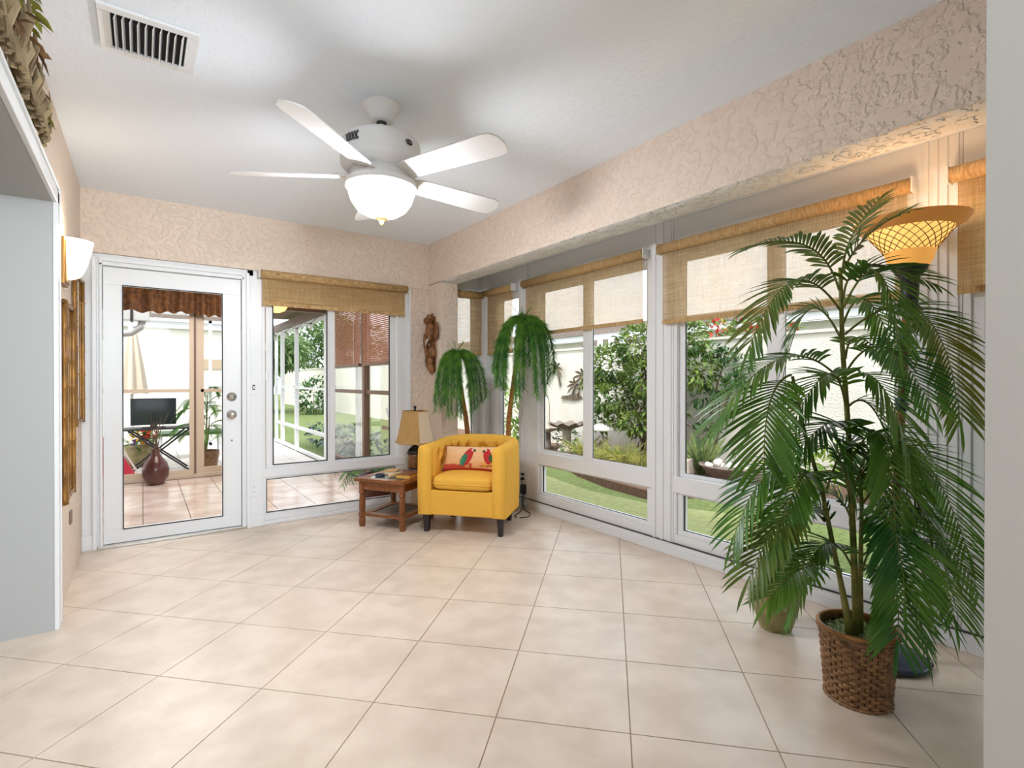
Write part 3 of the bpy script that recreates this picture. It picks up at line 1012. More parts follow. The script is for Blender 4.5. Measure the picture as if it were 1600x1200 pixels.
# neighbour across the garden wall
t = thing('neighbour_house', 'cream neighbouring house with grey roof beyond the garden wall', 'house', (12, 8, -0.155))
B().box(10.6, -2, -0.15, 11.0, 24, 2.35).build('wall', M_STUCCO, t, world=True)
B().box(10.2, -2.4, 2.33, 10.35, 26.4, 2.50).build('fascia', M_WHITE, t, world=True)
rf = B()
for k in range(11):
    x0 = 10.15 + 0.30 * k
    z0 = 2.48 + 0.055 * k
    rf.box(x0, -2.4 + 0.18 * k, z0, x0 + 0.34, 26.4 - 0.2 * k, z0 + 0.10)
rf.build('roof', M_ROOFT, t, world=True)
b = B().box(10.58, 9.0, 0.6, 10.62, 10.8, 1.95)
w = b.build('window', M_WHITE, t, world=True)
B().box(10.56, 9.1, 0.7, 10.59, 10.7, 1.85).build('pane', M_GASKET, w)
t = thing('scalloped_awning', 'striped scalloped awning on the house beyond garden wall', 'awning', (9.9, 9.6, 1.9))
for k in range(9):
    y0 = 8.75 + 0.2 * k
    B().slab([(0, 0), (0.2, 0), (0.2, -0.16), (0.15, -0.20), (0.1, -0.21), (0.05, -0.20), (0, -0.16)], (9.85, y0, 2.28), (0, 1, 0), (0, 0, 1), (0.02, 0, 0)).build(
        'valance_flap', M_WHITE if k % 2 else M_SLATE, t, world=True)
B().slab([(0, 0), (0.75, 0.28), (0.75, 0.30), (0, 0.02)], (9.85, 8.75, 2.28), (1, 0, 0), (0, 0, 1), (0, 1.8, 0)).build('awning_cloth', M_WHITE, t, world=True)


# ------------------------------------------------------------------ the lanai behind the back wall
lf = struct(B().box(-2.2, 4.74, -0.15, 2.2, 7.5, -0.004).build('floor_lanai', M_LGROUT))
floor_tiles(lf, [(-1.2, 4.745, 2.12, 7.40)], 0.338, (0.0, 4.93), 0.0, -0.005, 0.0, M_LTILE, 0.0028)
pf = struct(B().box(-3.2, 7.5, -0.15, 2.2, 11.2, -0.012).build('floor_patio', M_LGROUT))
floor_tiles(pf, [(-1.6, 7.5, 2.12, 11.15)], 0.46, (0.0, 7.5), 0.0, -0.014, -0.006, M_PAVER, 0.004)
struct(B().box(-2.3, 4.8, 2.42, 2.35, 7.75, 2.52).build('ceiling_lanai', mat('lanai_ceiling', (170, 150, 130), 0.8)))
struct(B().box(1.25, 7.75, 2.36, 2.32, 10.6, 2.46).build('ceiling_patio_walk', mat('brown_soffit', (120, 100, 84), 0.8)))
struct(B().box(-2.3, 4.8, -0.1, -2.2, 7.5, 2.42).build('wall_lanai_left', M_BEIGE))

# sliding glass wall
b = rectframe(B(), 'Y', -1.2, 1.30, 0.0, 2.40, (0.05, 0.075, 0.05, 0.22), 7.42, 7.50)
sl = struct(b.build('window_7', M_TANF, bevel=0.003))
for k, (xa, xb) in enumerate(((-1.15, 0.515), (0.535, 1.25))):
    dd = 7.425 + 0.03 * k
    s = rectframe(B(), 'Y', xa, xb, 0.03, 2.19, (0.07, 0.05, 0.075, 0.06) if k == 0 else (0.085, 0.05, 0.09, 0.06), dd, dd + 0.026)
    bx(s, 'Y', xa + 0.05, xb - 0.05, 1.045, 1.085, dd, dd + 0.022)
    so = s.build('sash', M_TANF, sl, bevel=0.002)
    pane(so, 'Y', xa + 0.05, xb - 0.05, 0.10, 1.045, dd + 0.010)
    pane(so, 'Y', xa + 0.05, xb - 0.05, 1.085, 2.14, dd + 0.010)
B().box(0.512, 7.418, 0.05, 0.532, 7.45, 2.18).build('gasket', M_BROWNF, sl)
struct(B().box(1.27, 7.40, 0, 1.40, 7.55, 2.42).build('trim_lanai_post', M_TANF))

# lanai side wall: bronze framed windows
b = rectframe(B(), 'X', 4.80, 7.46, 0.05, 2.40, (0.06, 0.06, 0.13, 0.2), 2.13, 2.19)
bx(b, 'X', 5.98, 6.05, 0.1, 2.3, 2.12, 2.19)
bx(b, 'X', 4.8, 7.46, 1.03, 1.075, 2.135, 2.185)
w8 = struct(b.build('window_8', M_BROWNF, bevel=0.003))
for ya, yb in ((4.86, 5.98), (6.05, 7.40)):
    pane(w8, 'X', ya, yb, 0.18, 1.03, 2.16)
    pane(w8, 'X', ya, yb, 1.075, 2.2, 2.16)
b = B()
for y in (5.30, 6.55, 6.75):
    b.box(2.30, y, -0.1, 2.34, y + 0.07, 2.4)
struct(b.build('trim_lanai_outer_posts', M_VINYL))
M_BLIND = mat('reddish_wood_blind', (172, 118, 92), 0.5, col2=(196, 146, 118), nscale=30, translucent=0.25)
for k, (ya, yb, lab) in enumerate(((4.9, 5.96, 'reddish slatted blind on the lanai window nearer the armchair'), (6.06, 7.38, 'reddish slatted blind on the lanai window nearer the patio'))):
    t = thing('slatted_blind', lab, 'blind', (2.10, (ya + yb) / 2, 1.36), 0, None)
    z = 1.40
    b = B()
    while z < 2.24:
        c = (2.10, (ya + yb) / 2, z)
        b.obox(c, (0.0058, 0, 0.0094), (0, (yb - ya) / 2, 0), (-0.0012, 0, 0.0008))
        z += 0.0215
    b.build('slats', M_BLIND, t, world=True, kind='stuff')
    B().box(2.08, ya, 1.355, 2.12, yb, 1.39).build('bottom_rail', M_BROWNF, t, world=True, bevel=0.003)
    B().box(2.08, ya, 2.23, 2.125, yb, 2.28).build('head_rail', M_BROWNF, t, world=True, bevel=0.003)
    for y in (ya + 0.2, yb - 0.2):
        B().cyl((2.087, y, 1.38), (2.087, y, 2.24), 0.002, n=5).build('ladder_cord', M_BRACKET, t, world=True)

# screen cage beyond
sc = B()
for y, w in ((7.58, 0.10), (9.40, 0.06), (10.50, 0.06)):
    sc.box(2.13, y, -0.02, 2.19, y + w, 2.25)
o = struct(sc.build('trim_screen_cage', M_VINYL))
for z, h in ((0.0, 0.05), (0.37, 0.045), (1.05, 0.03), (2.08, 0.05)):
    B().box(2.135, 7.6, z, 2.185, 11.1, z + h).build('rail', M_VINYL, o)
b = rectframe(B(), 'Y', -1.6, 2.19, 0.0, 2.30, 0.05, 11.08, 11.13)
for x in (-0.2, 1.0):
    bx(b, 'Y', x, x + 0.05, 0, 2.3, 11.08, 11.13)
bx(b, 'Y', -1.6, 2.19, 1.05, 1.085, 11.08, 11.13)
b.build('end_frame', M_VINYL, o)
struct(B().box(1.4, 7.5, 2.14, 2.25, 7.62, 2.42).build('trim_lanai_fascia', M_BROWNF))
struct(B().box(2.10, 7.5, 2.13, 2.22, 11.1, 2.26).build('trim_cage_beam', M_BROWNF))

# lanai ceiling fan with an amber bowl
M_AMBER = mat('amber_glass_lit', (255, 206, 132), 0.4, emit=((255, 190, 104), 1.6))
t = thing('lanai_ceiling_fan', 'dark ceiling fan with amber glass bowl out in the lanai', 'fan', (1.20, 6.15, 2.42))
B().lathe([(0.05, 0), (0.05, -0.04), (0.02, -0.06), (0.02, -0.22), (0.10, -0.25), (0.12, -0.33), (0.07, -0.38)], n=18).build('motor', M_BROWNF, t, smooth=True)
B().lathe([(0.125, -0.39), (0.115, -0.42), (0.085, -0.465), (0.04, -0.485), (0.0, -0.488)], n=20, cap=False).build('light_bowl', M_AMBER, t, smooth=True)
for k in range(5):
    a = 0.2 + k * 2 * PI / 5
    ex, ey = Vector((math.cos(a), math.sin(a), 0)), Vector((-math.sin(a), math.cos(a), 0.15))
    B().slab([(0.1, -0.03), (0.25, -0.06), (0.58, -0.075), (0.62, 0), (0.58, 0.075), (0.25, 0.06), (0.1, 0.03)], (0, 0, -0.31), ex, ey, (0, 0, 0.008)).build('blade', M_BROWNF, t)

# gathered brown valance over the sliding door
M_VAL = mat('brown_valance_cloth', (78, 48, 26), 0.8, col2=(126, 82, 44), nscale=24, bump=(80, 0.4, 0.004))


def val_fn(u, v):
    x = -0.75 + 1.95 * u
    g = math.sin(u * 88 + 2.2 * math.sin(u * 9)) + 0.6 * math.sin(u * 37 + 1.3)
    return (x, 7.33 + 0.040 * g * (0.25 + 0.75 * v), 2.36 - v * (0.375 + 0.009 * math.sin(u * 88 + 2.2 * math.sin(u * 9)) + 0.010 * math.sin(u * 19)))


t = thing('valance', 'gathered brown valance hung across top of sliding glass door', 'curtain', (0.2, 7.33, 2.0))
B().grid(val_fn, 420, 14).build('gathered_cloth', M_VAL, t, smooth=True, world=True)
B().cyl((-0.78, 7.36, 2.345), (1.22, 7.36, 2.345), 0.012, n=8).build('rod', M_BROWNF, t, world=True)

# brown ceramic vase with dry twigs
M_VASE = mat('brown_glazed_vase', (74, 40, 38), 0.16, col2=(96, 60, 54), nscale=6)
t = thing('floor_vase', 'round brown glazed floor vase with dry twigs by sliding door', 'vase', (0.12, 7.20, 0))
B().lathe([(0.070, 0), (0.085, 0.01), (0.125, 0.09), (0.132, 0.17), (0.110, 0.25), (0.06, 0.315), (0.040, 0.35), (0.042, 0.39), (0.052, 0.405), (0.044, 0.405), (0.032, 0.36)], n=28).build('body', M_VASE, t, smooth=True)
r = random.Random(4)
for k in range(9):
    a = r.uniform(0, 6.28)
    s = r.uniform(0.05, 0.14)
    h = r.uniform(0.62, 0.86)
    B().tube([(0.01 * math.cos(a), 0.01 * math.sin(a), 0.34), (s * .4 * math.cos(a), s * .4 * math.sin(a), h * .75), (s * math.cos(a + .4), s * math.sin(a + .4), h)], [0.005, 0.004, 0.002], 5).build('twig', M_BARK, t)

# folding table and flat screen outside the sliding door
t = thing('folding_table', 'black folding table with crossed legs outside sliding door', 'table', (0.18, 8.35, -0.006))
B().box(-0.38, -0.22, 0.555, 0.38, 0.22, 0.575).build('tabletop', M_BLACK, t, bevel=0.004)
for s in (-1, 1):
    for q in (-1, 1):
        B().cyl((q * 0.33, s * 0.19, 0.0), (-q * 0.33, s * 0.19, 0.555), 0.011, n=8).build('leg', M_BLACK, t)
B().cyl((0.0, -0.19, 0.28), (0.0, 0.19, 0.28), 0.009, n=8).build('stretcher', M_BLACK, t)
M_SCREEN = mat('dark_glossy_screen', (40, 48, 54), 0.06)
t = thing('television', 'flat black television standing on the folding table outside', 'television', (0.12, 8.35, 0.569))
B().box(-0.25, -0.02, 0.035, 0.25, 0.02, 0.385).build('casing', M_BLACK, t, bevel=0.004)
B().box(-0.238, -0.0225, 0.048, 0.238, -0.019, 0.373).build('screen', M_SCREEN, t)
B().box(-0.13, -0.08, 0, 0.13, 0.08, 0.010).build('stand_foot', M_BLACK, t, bevel=0.003)
B().box(-0.04, -0.015, 0.008, 0.04, 0.015, 0.05).build('stand_neck', M_BLACK, t)

# things out on the patio
t = thing('folded_lounger', 'red padded folded lounger leaning at left behind sliding door', 'lounger', (-0.33, 8.05, -0.006))
M_REDC = mat('red_cushion', (196, 44, 66), 0.7)
B().slab([(-0.16, 0), (0.26, 0), (0.0, 0.50), (-0.16, 0.50)], (0, -0.04, 0), (1, 0, 0), (0, 0, 1), (0, 0.16, 0)).build('cushion', M_REDC, t, bevel=0.02)
B().tube([(0.29, 0.05, 0.006), (0.02, 0.05, 0.53)], 0.012, 8).build('frame_tube', M_WHITEOBJ, t)
t = thing('flower_pot', 'pot of yellow purple and red flowers behind the folding table', 'flowers', (-0.02, 8.95, -0.006))
B().lathe([(0.16, 0), (0.2, 0.28), (0.21, 0.30)], n=18).build('pot', M_POT, t, smooth=True)
foliage(B(), [((0, 0, 0.36), (.2, .2, .14), 80)], 0.12, 51).build('foliage', M_BUSH, t)
for c, m, x, z, n in ((0, mat('yellow_flower', (240, 190, 40), 0.6), -0.02, 0.42, 24), (1, mat('purple_flower', (112, 66, 140), 0.6), -0.02, 0.30, 40), (2, M_RED, 0.10, 0.46, 40)):
    foliage(B(), [((x, -0.08, z), (.12, .1, .06), n)], 0.07, 52 + c, 0.9).build('blossoms', m, t)
t = thing('closed_umbrella', 'closed cream patio umbrella hanging in folds at door left', 'umbrella', (-0.13, 9.6, -0.006))
M_CLOTH = mat('cream_umbrella_cloth', (226, 214, 196), 0.9)
B().cyl((0, 0, 0), (0, 0, 2.15), 0.022, n=10).build('pole', M_VINYL, t)


def umb(u, v):
    a = 2 * PI * u
    r = (0.04 + 0.13 * v ** 0.8) * (1 + 0.22 * math.cos(8 * a))
    return (r * math.cos(a), r * math.sin(a), 1.95 - 0.95 * v)


B().grid(umb, 64, 10, cu=True).build('canopy', M_CLOTH, t, smooth=True)
B().lathe([(0.25, 0), (0.25, 0.05), (0.05, 0.10)], n=20).build('base', M_SLATE, t)
t = thing('patio_gutter', 'white gutter box with curved grey downspout above the patio', 'gutter', (-0.3, 8.6, 1.9))
B().box(-1.8, 8.45, 1.98, 0.08, 8.62, 2.16).build('gutter_box', M_VINYL, t, world=True, bevel=0.01)
B().box(-0.13, 8.44, 1.97, -0.10, 8.63, 2.17).build('bracket', M_GASKET, t, world=True)
B().tube([(0.0, 8.53, 1.99), (-0.02, 8.53, 1.90), (-0.12, 8.53, 1.82), (-0.32, 8.54, 1.78), (-0.9, 8.55, 1.70)], 0.045, 10).build('downspout', mat('grey_downspout', (198, 200, 202), 0.4), t, smooth=True, world=True)
struct(B().box(0.1, 8.44, 2.10, 1.2, 8.58, 2.20).build('trim_patio_beam', M_VINYL))

t = thing('sofa_table', 'low green topped outdoor table right of the folding table', 'table', (0.62, 9.6, -0.006))
B().box(-0.45, -0.3, 0.36, 0.45, 0.3, 0.40).build('tabletop', M_BUSH2, t, bevel=0.006)
for sx in (-1, 1):
    for sy in (-1, 1):
        B().cyl((sx * 0.4, sy * 0.25, 0), (sx * 0.4, sy * 0.25, 0.36), 0.02, n=8).build('leg', M_VINYL, t)

# artificial palm in a basket by the sliding door
t = thing('patio_palm', 'feathery palm in brown basket outside right sliding door panel', 'plant', (0.70, 8.2, -0.006))
B().lathe([(.13, 0), (.14, .02), (.165, .22), (.172, .24), (.155, .24), (.15, .20), (0, .20)], n=24).build('basket', M_WICKER, t, smooth=True)
for s_ in ((0.02, 0, 1.0), (-0.05, .03, .8), (.05, .02, .7)):
    B().tube([(0, 0, .2), (s_[0] * .6, s_[1], s_[2] * .6), s_], [.012, .010, .006], 7).build('stem', M_STEM, t)
r = random.Random(90)
for k in range(17):
    a = k * 2.4
    z0 = .35 + .70 * (k / 17)
    L_ = .42 - .16 * (k / 17)
    P0, P1, P2 = Vector((0, 0, z0 - .05)), Vector((math.cos(a) * L_ * .5, math.sin(a) * L_ * .5, z0 + .22)), Vector((math.cos(a) * L_, math.sin(a) * L_, z0 + .02))
    b = B().tube([bez(P0, P1, P2, i / 8) for i in range(9)], .004, 4)
    for i in range(5, 25):
        q = bez(P0, P1, P2, i / 24)
        tg = (bez(P0, P1, P2, min(i / 24 + .03, 1.0)) - bez(P0, P1, P2, i / 24 - .03)).normalized()
        sd = tg.cross(Vector((0, 0, 1))).normalized()
        for s_ in (-1, 1):
            b.leaf(q, sd * s_ + tg * .9, (0, 0, 1), .15, .018, .35, 2)
    b.build('frond', M_LEAF, t)

# house behind the patio
t = thing('rear_house', 'sunlit pale house with tiled eave behind the patio', 'house', (-1.5, 13.5, -0.155))
B().box(-9, 13.0, -0.15, 1.6, 13.4, 2.36).build('wall', M_PALEWALL, t, world=True)
B().box(-9.2, 12.86, 2.28, 1.9, 12.99, 2.44).build('gutter', M_VINYL, t, world=True)
rf = B()
for k in range(10):
    rf.box(-9.2, 12.8 + 0.3 * k, 2.44 + 0.10 * k, 1.9 - 0.2 * k, 13.15 + 0.3 * k, 2.52 + 0.10 * k)
rf.build('roof', M_ROOFT, t, world=True)
w = B().box(0.9, 12.96, 1.45, 1.5, 13.02, 1.66).build('window', M_TANF, t, world=True)

# trees and planting far down the garden
def tree(label, x, y, h, r, seed, m=M_TREE):
    t = thing('garden_tree', label, 'tree', (x, y, -0.155))
    B().tube([(x, y, -0.16), (x + .1, y, h * 0.4), (x, y + .1, h * 0.75)], [0.2, 0.14, 0.06], 8).build('trunk', M_BARK, t, world=True)
    rr = random.Random(seed)
    cl = []
    for k in range(11):
        d = rnd_dir(rr)
        cl.append(((x + d.x * r * 0.75, y + d.y * r * 0.75, h * 0.66 + d.z * h * 0.26), (r * .5, r * .5, h * .17), 460))
    foliage(B(), cl, 0.27, seed).build('crown', m, t, world=True)
    return t


tree('broad green tree beyond the far white garden wall', 9.6, 30.5, 5.2, 2.6, 61)
tree('second rounder tree left of the broad tree beyond the wall', 4.6, 36.0, 5.0, 2.6, 62)
tree('pale tree seen at left edge of the back window', 4.2, 24.0, 3.2, 1.6, 63)
shrub('bluish_hedge', 'low bluish shrubs growing just outside the white screen cage', 'shrub', (3.1, 9.3, -0.155),
      [((3.05, 8.3 + 0.55 * k, 0.12), (.35, .36, .24), 110) for k in range(6)], 0.12, mat('bluish_leaf', (70, 92, 84), 0.5, col2=(126, 146, 136), nscale=5), 64)
shrub('round_bush', 'dark rounded bush standing before the far white wall', 'shrub', (5.7, 22.0, -0.155), [((5.7, 22.0, 0.6), (.7, .8, .8), 320)], 0.25, M_BUSH2, 65)
t = thing('patio_chair', 'white framed outdoor chair with dark blue sling beyond lanai window', 'chair', (3.3, 6.9, -0.155), 0.5)
for s in (-1, 1):
    B().tube([(s * .27, -.28, 0), (s * .27, -.22, .40), (s * .27, .22, .36), (s * .27, .42, .95)], 0.018, 8).build('side_frame', M_VINYL, t)
    B().tube([(s * .27, .30, 0), (s * .27, .1, .38)], 0.018, 8).build('leg', M_VINYL, t)
    B().tube([(s * .28, -.22, .40), (s * .28, -.2, .58), (s * .28, .33, .6)], 0.018, 8).build('armrest', M_VINYL, t)
M_SLING = mat('dark_blue_sling', (52, 66, 84), 0.6)
B().grid(lambda u, v: (-.25 + .5 * u, *(lambda p: (p.y, p.z))(bez(Vector((0, -.24, .40)), Vector((0, .26, .24)), Vector((0, .42, .92)), v))), 6, 16).build('sling', M_SLING, t, smooth=True)
t = thing('string_light', 'string of small clear bulbs under the screen cage beam', 'lights', (2.0, 9.2, 2.0))
b = B()
pp = [(2.05, 7.7 + 0.12 * k, 2.10 - 0.05 * math.sin(PI * ((k % 7) / 7))) for k in range(29)]
b.tube(pp, 0.005, 5)
b.build('wire', M_BLACK, t, world=True)
for k in range(3, 29, 7):
    q = B().lathe([(0.010, 0), (0.012, -0.03), (0.026, -0.07), (0.02, -0.10), (0.0, -0.11)], pp[k], 10, cap=False).build('bulb', M_WHITEOBJ, t, smooth=True, world=True)
    B().cyl(pp[k], (pp[k][0], pp[k][1], pp[k][2] - 0.035), 0.012, n=8).build('socket', M_BLACK, t, world=True)


# ------------------------------------------------------------------ tub armchair
CH_LOC, CH_ROT = (1.976, 3.453, 0), math.radians(-49.1)
chair = thing('armchair', 'mustard yellow tufted tub armchair with dark tapered legs', 'chair', CH_LOC, CH_ROT)
HW, DEP, TH = 0.352, 0.68, 0.105


def u_path(t, off):
    """t 0..1 along the U from the left front, round the back, to the right front; off = inset from the outer face"""
    w, ys, dd = HW - off, 0.36, DEP - off
    b_len = 0.36
    arc = 1.02
    tot = 2 * b_len + arc
    s = t * tot
    if s <= b_len:
        return (-w, s, (-1, 0))
    if s >= b_len + arc:
        return (w, tot - s, (1, 0))
    a = PI * (s - b_len) / arc
    p = 2.7
    ca, sa = math.cos(a), math.sin(a)
    x = -math.copysign(abs(ca) ** (2 / p), ca) * w
    y = ys + (abs(sa) ** (2 / p)) * (dd - ys)
    return (x, y, (-ca, sa))


def top_z(t):
    return 0.685 + 0.030 * math.sin(PI * min(max((t - .12) / .76, 0), 1)) ** 1.2


# positions of the tufting buttons on the inner face (t, z)
BUT = []
for k in range(11):
    BUT.append((0.10 + 0.08 * k, 0.600))
for k in range(10):
    BUT.append((0.14 + 0.08 * k, 0.515))


def chair_fn(u, v):
    # section: outer bottom -> outer top -> round -> inner top -> inner bottom
    tz = top_z(u)
    R = TH * 0.5
    if v < 0.30:
        k = v / 0.30
        off, z = 0.012 * (1 - k) * 0 - 0.004 * math.sin(PI * k), 0.145 + (tz - R * .8 - 0.145) * k
    elif v < 0.50:
        a = PI * (v - 0.30) / 0.20
        off = R - R * math.cos(a)
        z = tz - R * .8 + R * .8 * math.sin(a)
    else:
        k = (v - 0.50) / 0.50
        z = tz - R * .8 - (tz - R * .8 - 0.145) * k
        off = TH
        if z > 0.42 and 0.04 < u < 0.96:
            dmin = 9
            for bt, bz in BUT:
                d = math.hypot((u - bt) * 1.74, (z - bz))
                dmin = min(dmin, d)
            off += 0.020 * (1 - math.exp(-(dmin / 0.030) ** 2)) * 2.1 - 0.032
            if z > 0.60:                      # pleats from the top row up to the rim
                dx = min(abs(u - bt) for bt, bz in BUT[:11]) * 1.74
                off -= 0.010 * math.exp(-(dx / 0.010) ** 2)
    x, y, n = u_path(u, max(off, -0.01))
    return (x, y, z)


b = B().grid(chair_fn, 200, 110)
nv = 110
b.f.append(tuple(range(nv)))
b.f.append(tuple(199 * nv + k for k in range(nv - 1, -1, -1)))
b.build('tub_back', M_YELLOW, chair, smooth=True)
B().box(-0.255, 0.006, 0.145, 0.255, 0.10, 0.335).box(-0.30, 0.08, 0.145, 0.30, 0.56, 0.30).build('front_rail', M_YELLOW, chair, bevel=0.008)


def cush_fn(hx, hy, hz, c):
    def g(u, v):
        a, q = 2 * PI * u, PI * (v - .5)
        e1, e2 = .22, .45
        f = lambda w, e: math.copysign(abs(w) ** e, w)
        x, y, z = f(math.cos(q), e2) * f(math.cos(a), e1), f(math.cos(q), e2) * f(math.sin(a), e1), f(math.sin(q), e2)
        crown = .014 * (1 - x * x) * (1 - y * y) * (1 if z > 0 else 0)
        return (c[0] + hx * x, c[1] + hy * y, c[2] + hz * z + crown)
    return g


cu = B().grid(cush_fn(0.243, 0.27, 0.062, (0, 0.262, 0.392)), 96, 40, cu=True).build('seat_cushion', M_YELLOW, chair, smooth=True)
pp = []
for k in range(41):
    a = 2 * PI * k / 40
    ca, sa = math.cos(a), math.sin(a)
    pp.append((0.2445 * math.copysign(abs(ca) ** .22, ca), 0.262 + 0.271 * math.copysign(abs(sa) ** .22, sa), 0.385))
B().tube(pp, 0.005, 6, cap=False).build('piping', M_YELLOW, cu, smooth=True)
leg = B().add([(-.026, -.026, 0.15), (.026, -.026, 0.15), (.026, .026, 0.15), (-.026, .026, 0.15), (-.018, -.018, 0), (.018, -.018, 0), (.018, .018, 0), (-.018, .018, 0)],
              [(0, 1, 2, 3), (7, 6, 5, 4), (0, 4, 5, 1), (1, 5, 6, 2), (2, 6, 7, 3), (3, 7, 4, 0)]).build('leg', M_DARKWOOD, chair, bevel=0.003)
leg.location = (-0.30, 0.055, 0)
for x, y in ((0.30, 0.055), (-0.25, 0.52), (0.25, 0.52)):
    copy_part(leg, (x, y, 0))
b0 = None
for bt, bz in BUT:
    x, y, n = u_path(bt, TH - 0.012)
    if b0 is None:
        b0 = B().ball((0, 0, 0), (0.012, 0.012, 0.012), 8, 6).build('button', M_YELLOW, chair, smooth=True)
        b0.location = (x, y, bz)
    else:
        copy_part(b0, (x, y, bz))

# lumbar pillow printed with two macaws
def pillow_color(u, v, r):
    base = Vector((0.86, 0.50, 0.24)).lerp(Vector((0.92, 0.66, 0.40)), min(max(v * 1.1 + 0.25 * mnoise.noise(Vector((u * 5, v * 7, 2))), 0), 1))
    if v < 0.20 + 0.07 * mnoise.noise(Vector((u * 9, 0, 5))) and u < 0.52:
        base = Vector((0.62, 0.10, 0.06))
    if v < 0.07:
        base = Vector((0.52, 0.06, 0.05))

    def ell(cx, cy, rx, ry, rot):
        dx, dy = (u - cx) * 2.15, v - cy
        x = dx * math.cos(rot) + dy * math.sin(rot)
        y = -dx * math.sin(rot) + dy * math.cos(rot)
        return (x / rx) ** 2 + (y / ry) ** 2 < 1
    # perch and blossoms under the right bird
    if ell(0.80, 0.16, 0.34, 0.035, 0.08):
        base = Vector((0.45, 0.18, 0.06))
    if ell(0.74, 0.20, 0.07, 0.06, 0) or ell(0.84, 0.27, 0.09, 0.07, 0.4) or ell(0.91, 0.20, 0.08, 0.05, 0):
        base = Vector((0.90, 0.50, 0.04))
    if ell(0.44, 0.13, 0.09, 0.07, 0):
        base = Vector((0.70, 0.36, 0.16))
    # left macaw: body, wing, head, pale face, beak
    if ell(0.440, 0.50, 0.175, 0.37, -0.28):
        base = Vector((0.55, 0.025, 0.03))
    if ell(0.375, 0.37, 0.115, 0.25, -0.30):
        base = Vector((0.03, 0.22, 0.13))
    if ell(0.350, 0.33, 0.05, 0.16, -0.30):
        base = Vector((0.05, 0.33, 0.26))
    if ell(0.475, 0.78, 0.11, 0.11, 0):
        base = Vector((0.55, 0.025, 0.03))
    if ell(0.512, 0.795, 0.060, 0.055, 0):
        base = Vector((0.86, 0.80, 0.74))
    if ell(0.545, 0.775, 0.045, 0.075, 0.5):
        base = Vector((0.06, 0.04, 0.05))
    if ell(0.515, 0.82, 0.014, 0.014, 0):
        base = Vector((0.02, 0.02, 0.02))
    # right macaw, facing it
    if ell(0.785, 0.52, 0.155, 0.31, 0.22):
        base = Vector((0.55, 0.025, 0.03))
    if ell(0.845, 0.46, 0.085, 0.17, 0.25):
        base = Vector((0.04, 0.14, 0.06))
    if ell(0.760, 0.77, 0.10, 0.10, 0):
        base = Vector((0.55, 0.025, 0.03))
    if ell(0.730, 0.79, 0.055, 0.05, 0):
        base = Vector((0.86, 0.80, 0.74))
    if ell(0.705, 0.75, 0.042, 0.07, -0.4):
        base = Vector((0.06, 0.04, 0.05))
    if ell(0.732, 0.81, 0.013, 0.013, 0):
        base = Vector((0.02, 0.02, 0.02))
    base = Vector((base.x * .84, base.y * .76, base.z * .66))
    return (base.x, base.y, base.z, 1.0)


M_PRINT = attr_mat('printed_cotton', 0.85, bump=(200, 0.2, 0.002))
pl = thing('throw_pillow', 'orange lumbar pillow printed with two red macaws on the armchair', 'pillow', CH_LOC, CH_ROT)
PW, PH = 0.240, 0.104
po = Vector((0.012, 0.262, 0.548))
ex, ey = Vector((1, 0.06, 0.0)).normalized(), Vector((0.0, 0.42, 0.90)).normalized()
ez = ex.cross(ey)


def pill(sgn):
    def g(u, v):
        x, y = 2 * u - 1, 2 * v - 1
        k = max((1 - x * x) * (1 - y * y), 0) ** 0.42
        pin = 1 - 0.07 * (1 - x * x) * 0 - 0.05 * (1 - y * y) * abs(x)
        w = mnoise.noise(Vector((u * 6, v * 4, 3))) * 0.005 * k
        return po + ex * (PW * x * pin) + ey * (PH * y * (1 - 0.06 * (1 - x * x))) + ez * (sgn * (0.070 * k + w))
    return g


b = B().grid(pill(1), 150, 72)
b.c = []
for i in range(150):
    for j in range(72):
        b.c.append(pillow_color(i / 149, j / 71, None))
b.build('front_cover', M_PRINT, pl, smooth=True)
B().grid(pill(-1), 40, 20).build('back_cover', mat('pillow_back', (206, 120, 60), 0.9), pl, smooth=True)
pp = []
for k in range(121):
    s = (k / 120 * 4) % 4
    if s < 1: u, v = s, 0
    elif s < 2: u, v = 1, s - 1
    elif s < 3: u, v = 3 - s, 1
    else: u, v = 0, 4 - s
    pp.append(pill(1)(u, v))
B().tube(pp, 0.0055, 6, cap=False).build('corded_edge', mat('maroon_cord', (120, 34, 26), 0.8), pl, smooth=True)

# ------------------------------------------------------------------ side table and what stands on it
TA = math.atan2(0.535, 0.845)
table = thing('side_table', 'brown oak side table with turned legs and glass inlay beside armchair', 'table', (1.662, 3.828, 0), TA)
TL, TW = 0.43, 0.385            # local x to the back right, local y to the back left
M_TGLASS = mat('table_glass', (120, 138, 134), 0.06, spec=0.6)
rectframe_pts = (0.0, TL, 0.0, TW)
b = B()
b.box(-.045, -.045, .368, TL + .045, .025, .395).box(-.045, TW - .025, .368, TL + .045, TW + .045, .395)
b.box(-.045, .025, .368, .03, TW - .025, .395).box(TL - .03, .025, .368, TL + .045, TW - .025, .395)
b.build('tabletop', M_WOOD_H, table, bevel=0.006)
B().box(.03, .025, .376, TL - .03, TW - .025, .391).build('glass_inlay', M_TGLASS, table)
b = B()
b.box(-.012, -.012, .300, TL + .012, .006, .368).box(-.012, TW - .006, .300, TL + .012, TW + .012, .368)
b.box(-.012, .006, .300, .006, TW - .006, .368).box(TL - .006, .006, .300, TL + .012, TW - .006, .368)
b.build('apron', M_WOOD_H, table, bevel=0.003)
b = B().box(-.006, -.006, .085, TL + .006, .05, .108).box(-.006, TW - .05, .085, TL + .006, TW + .006, .108)
b.box(-.006, .05, .085, .05, TW - .05, .108).box(TL - .05, .05, .085, TL + .006, TW - .05, .108)
sh = b.build('lower_shelf', M_WOOD_H, table, bevel=0.003)
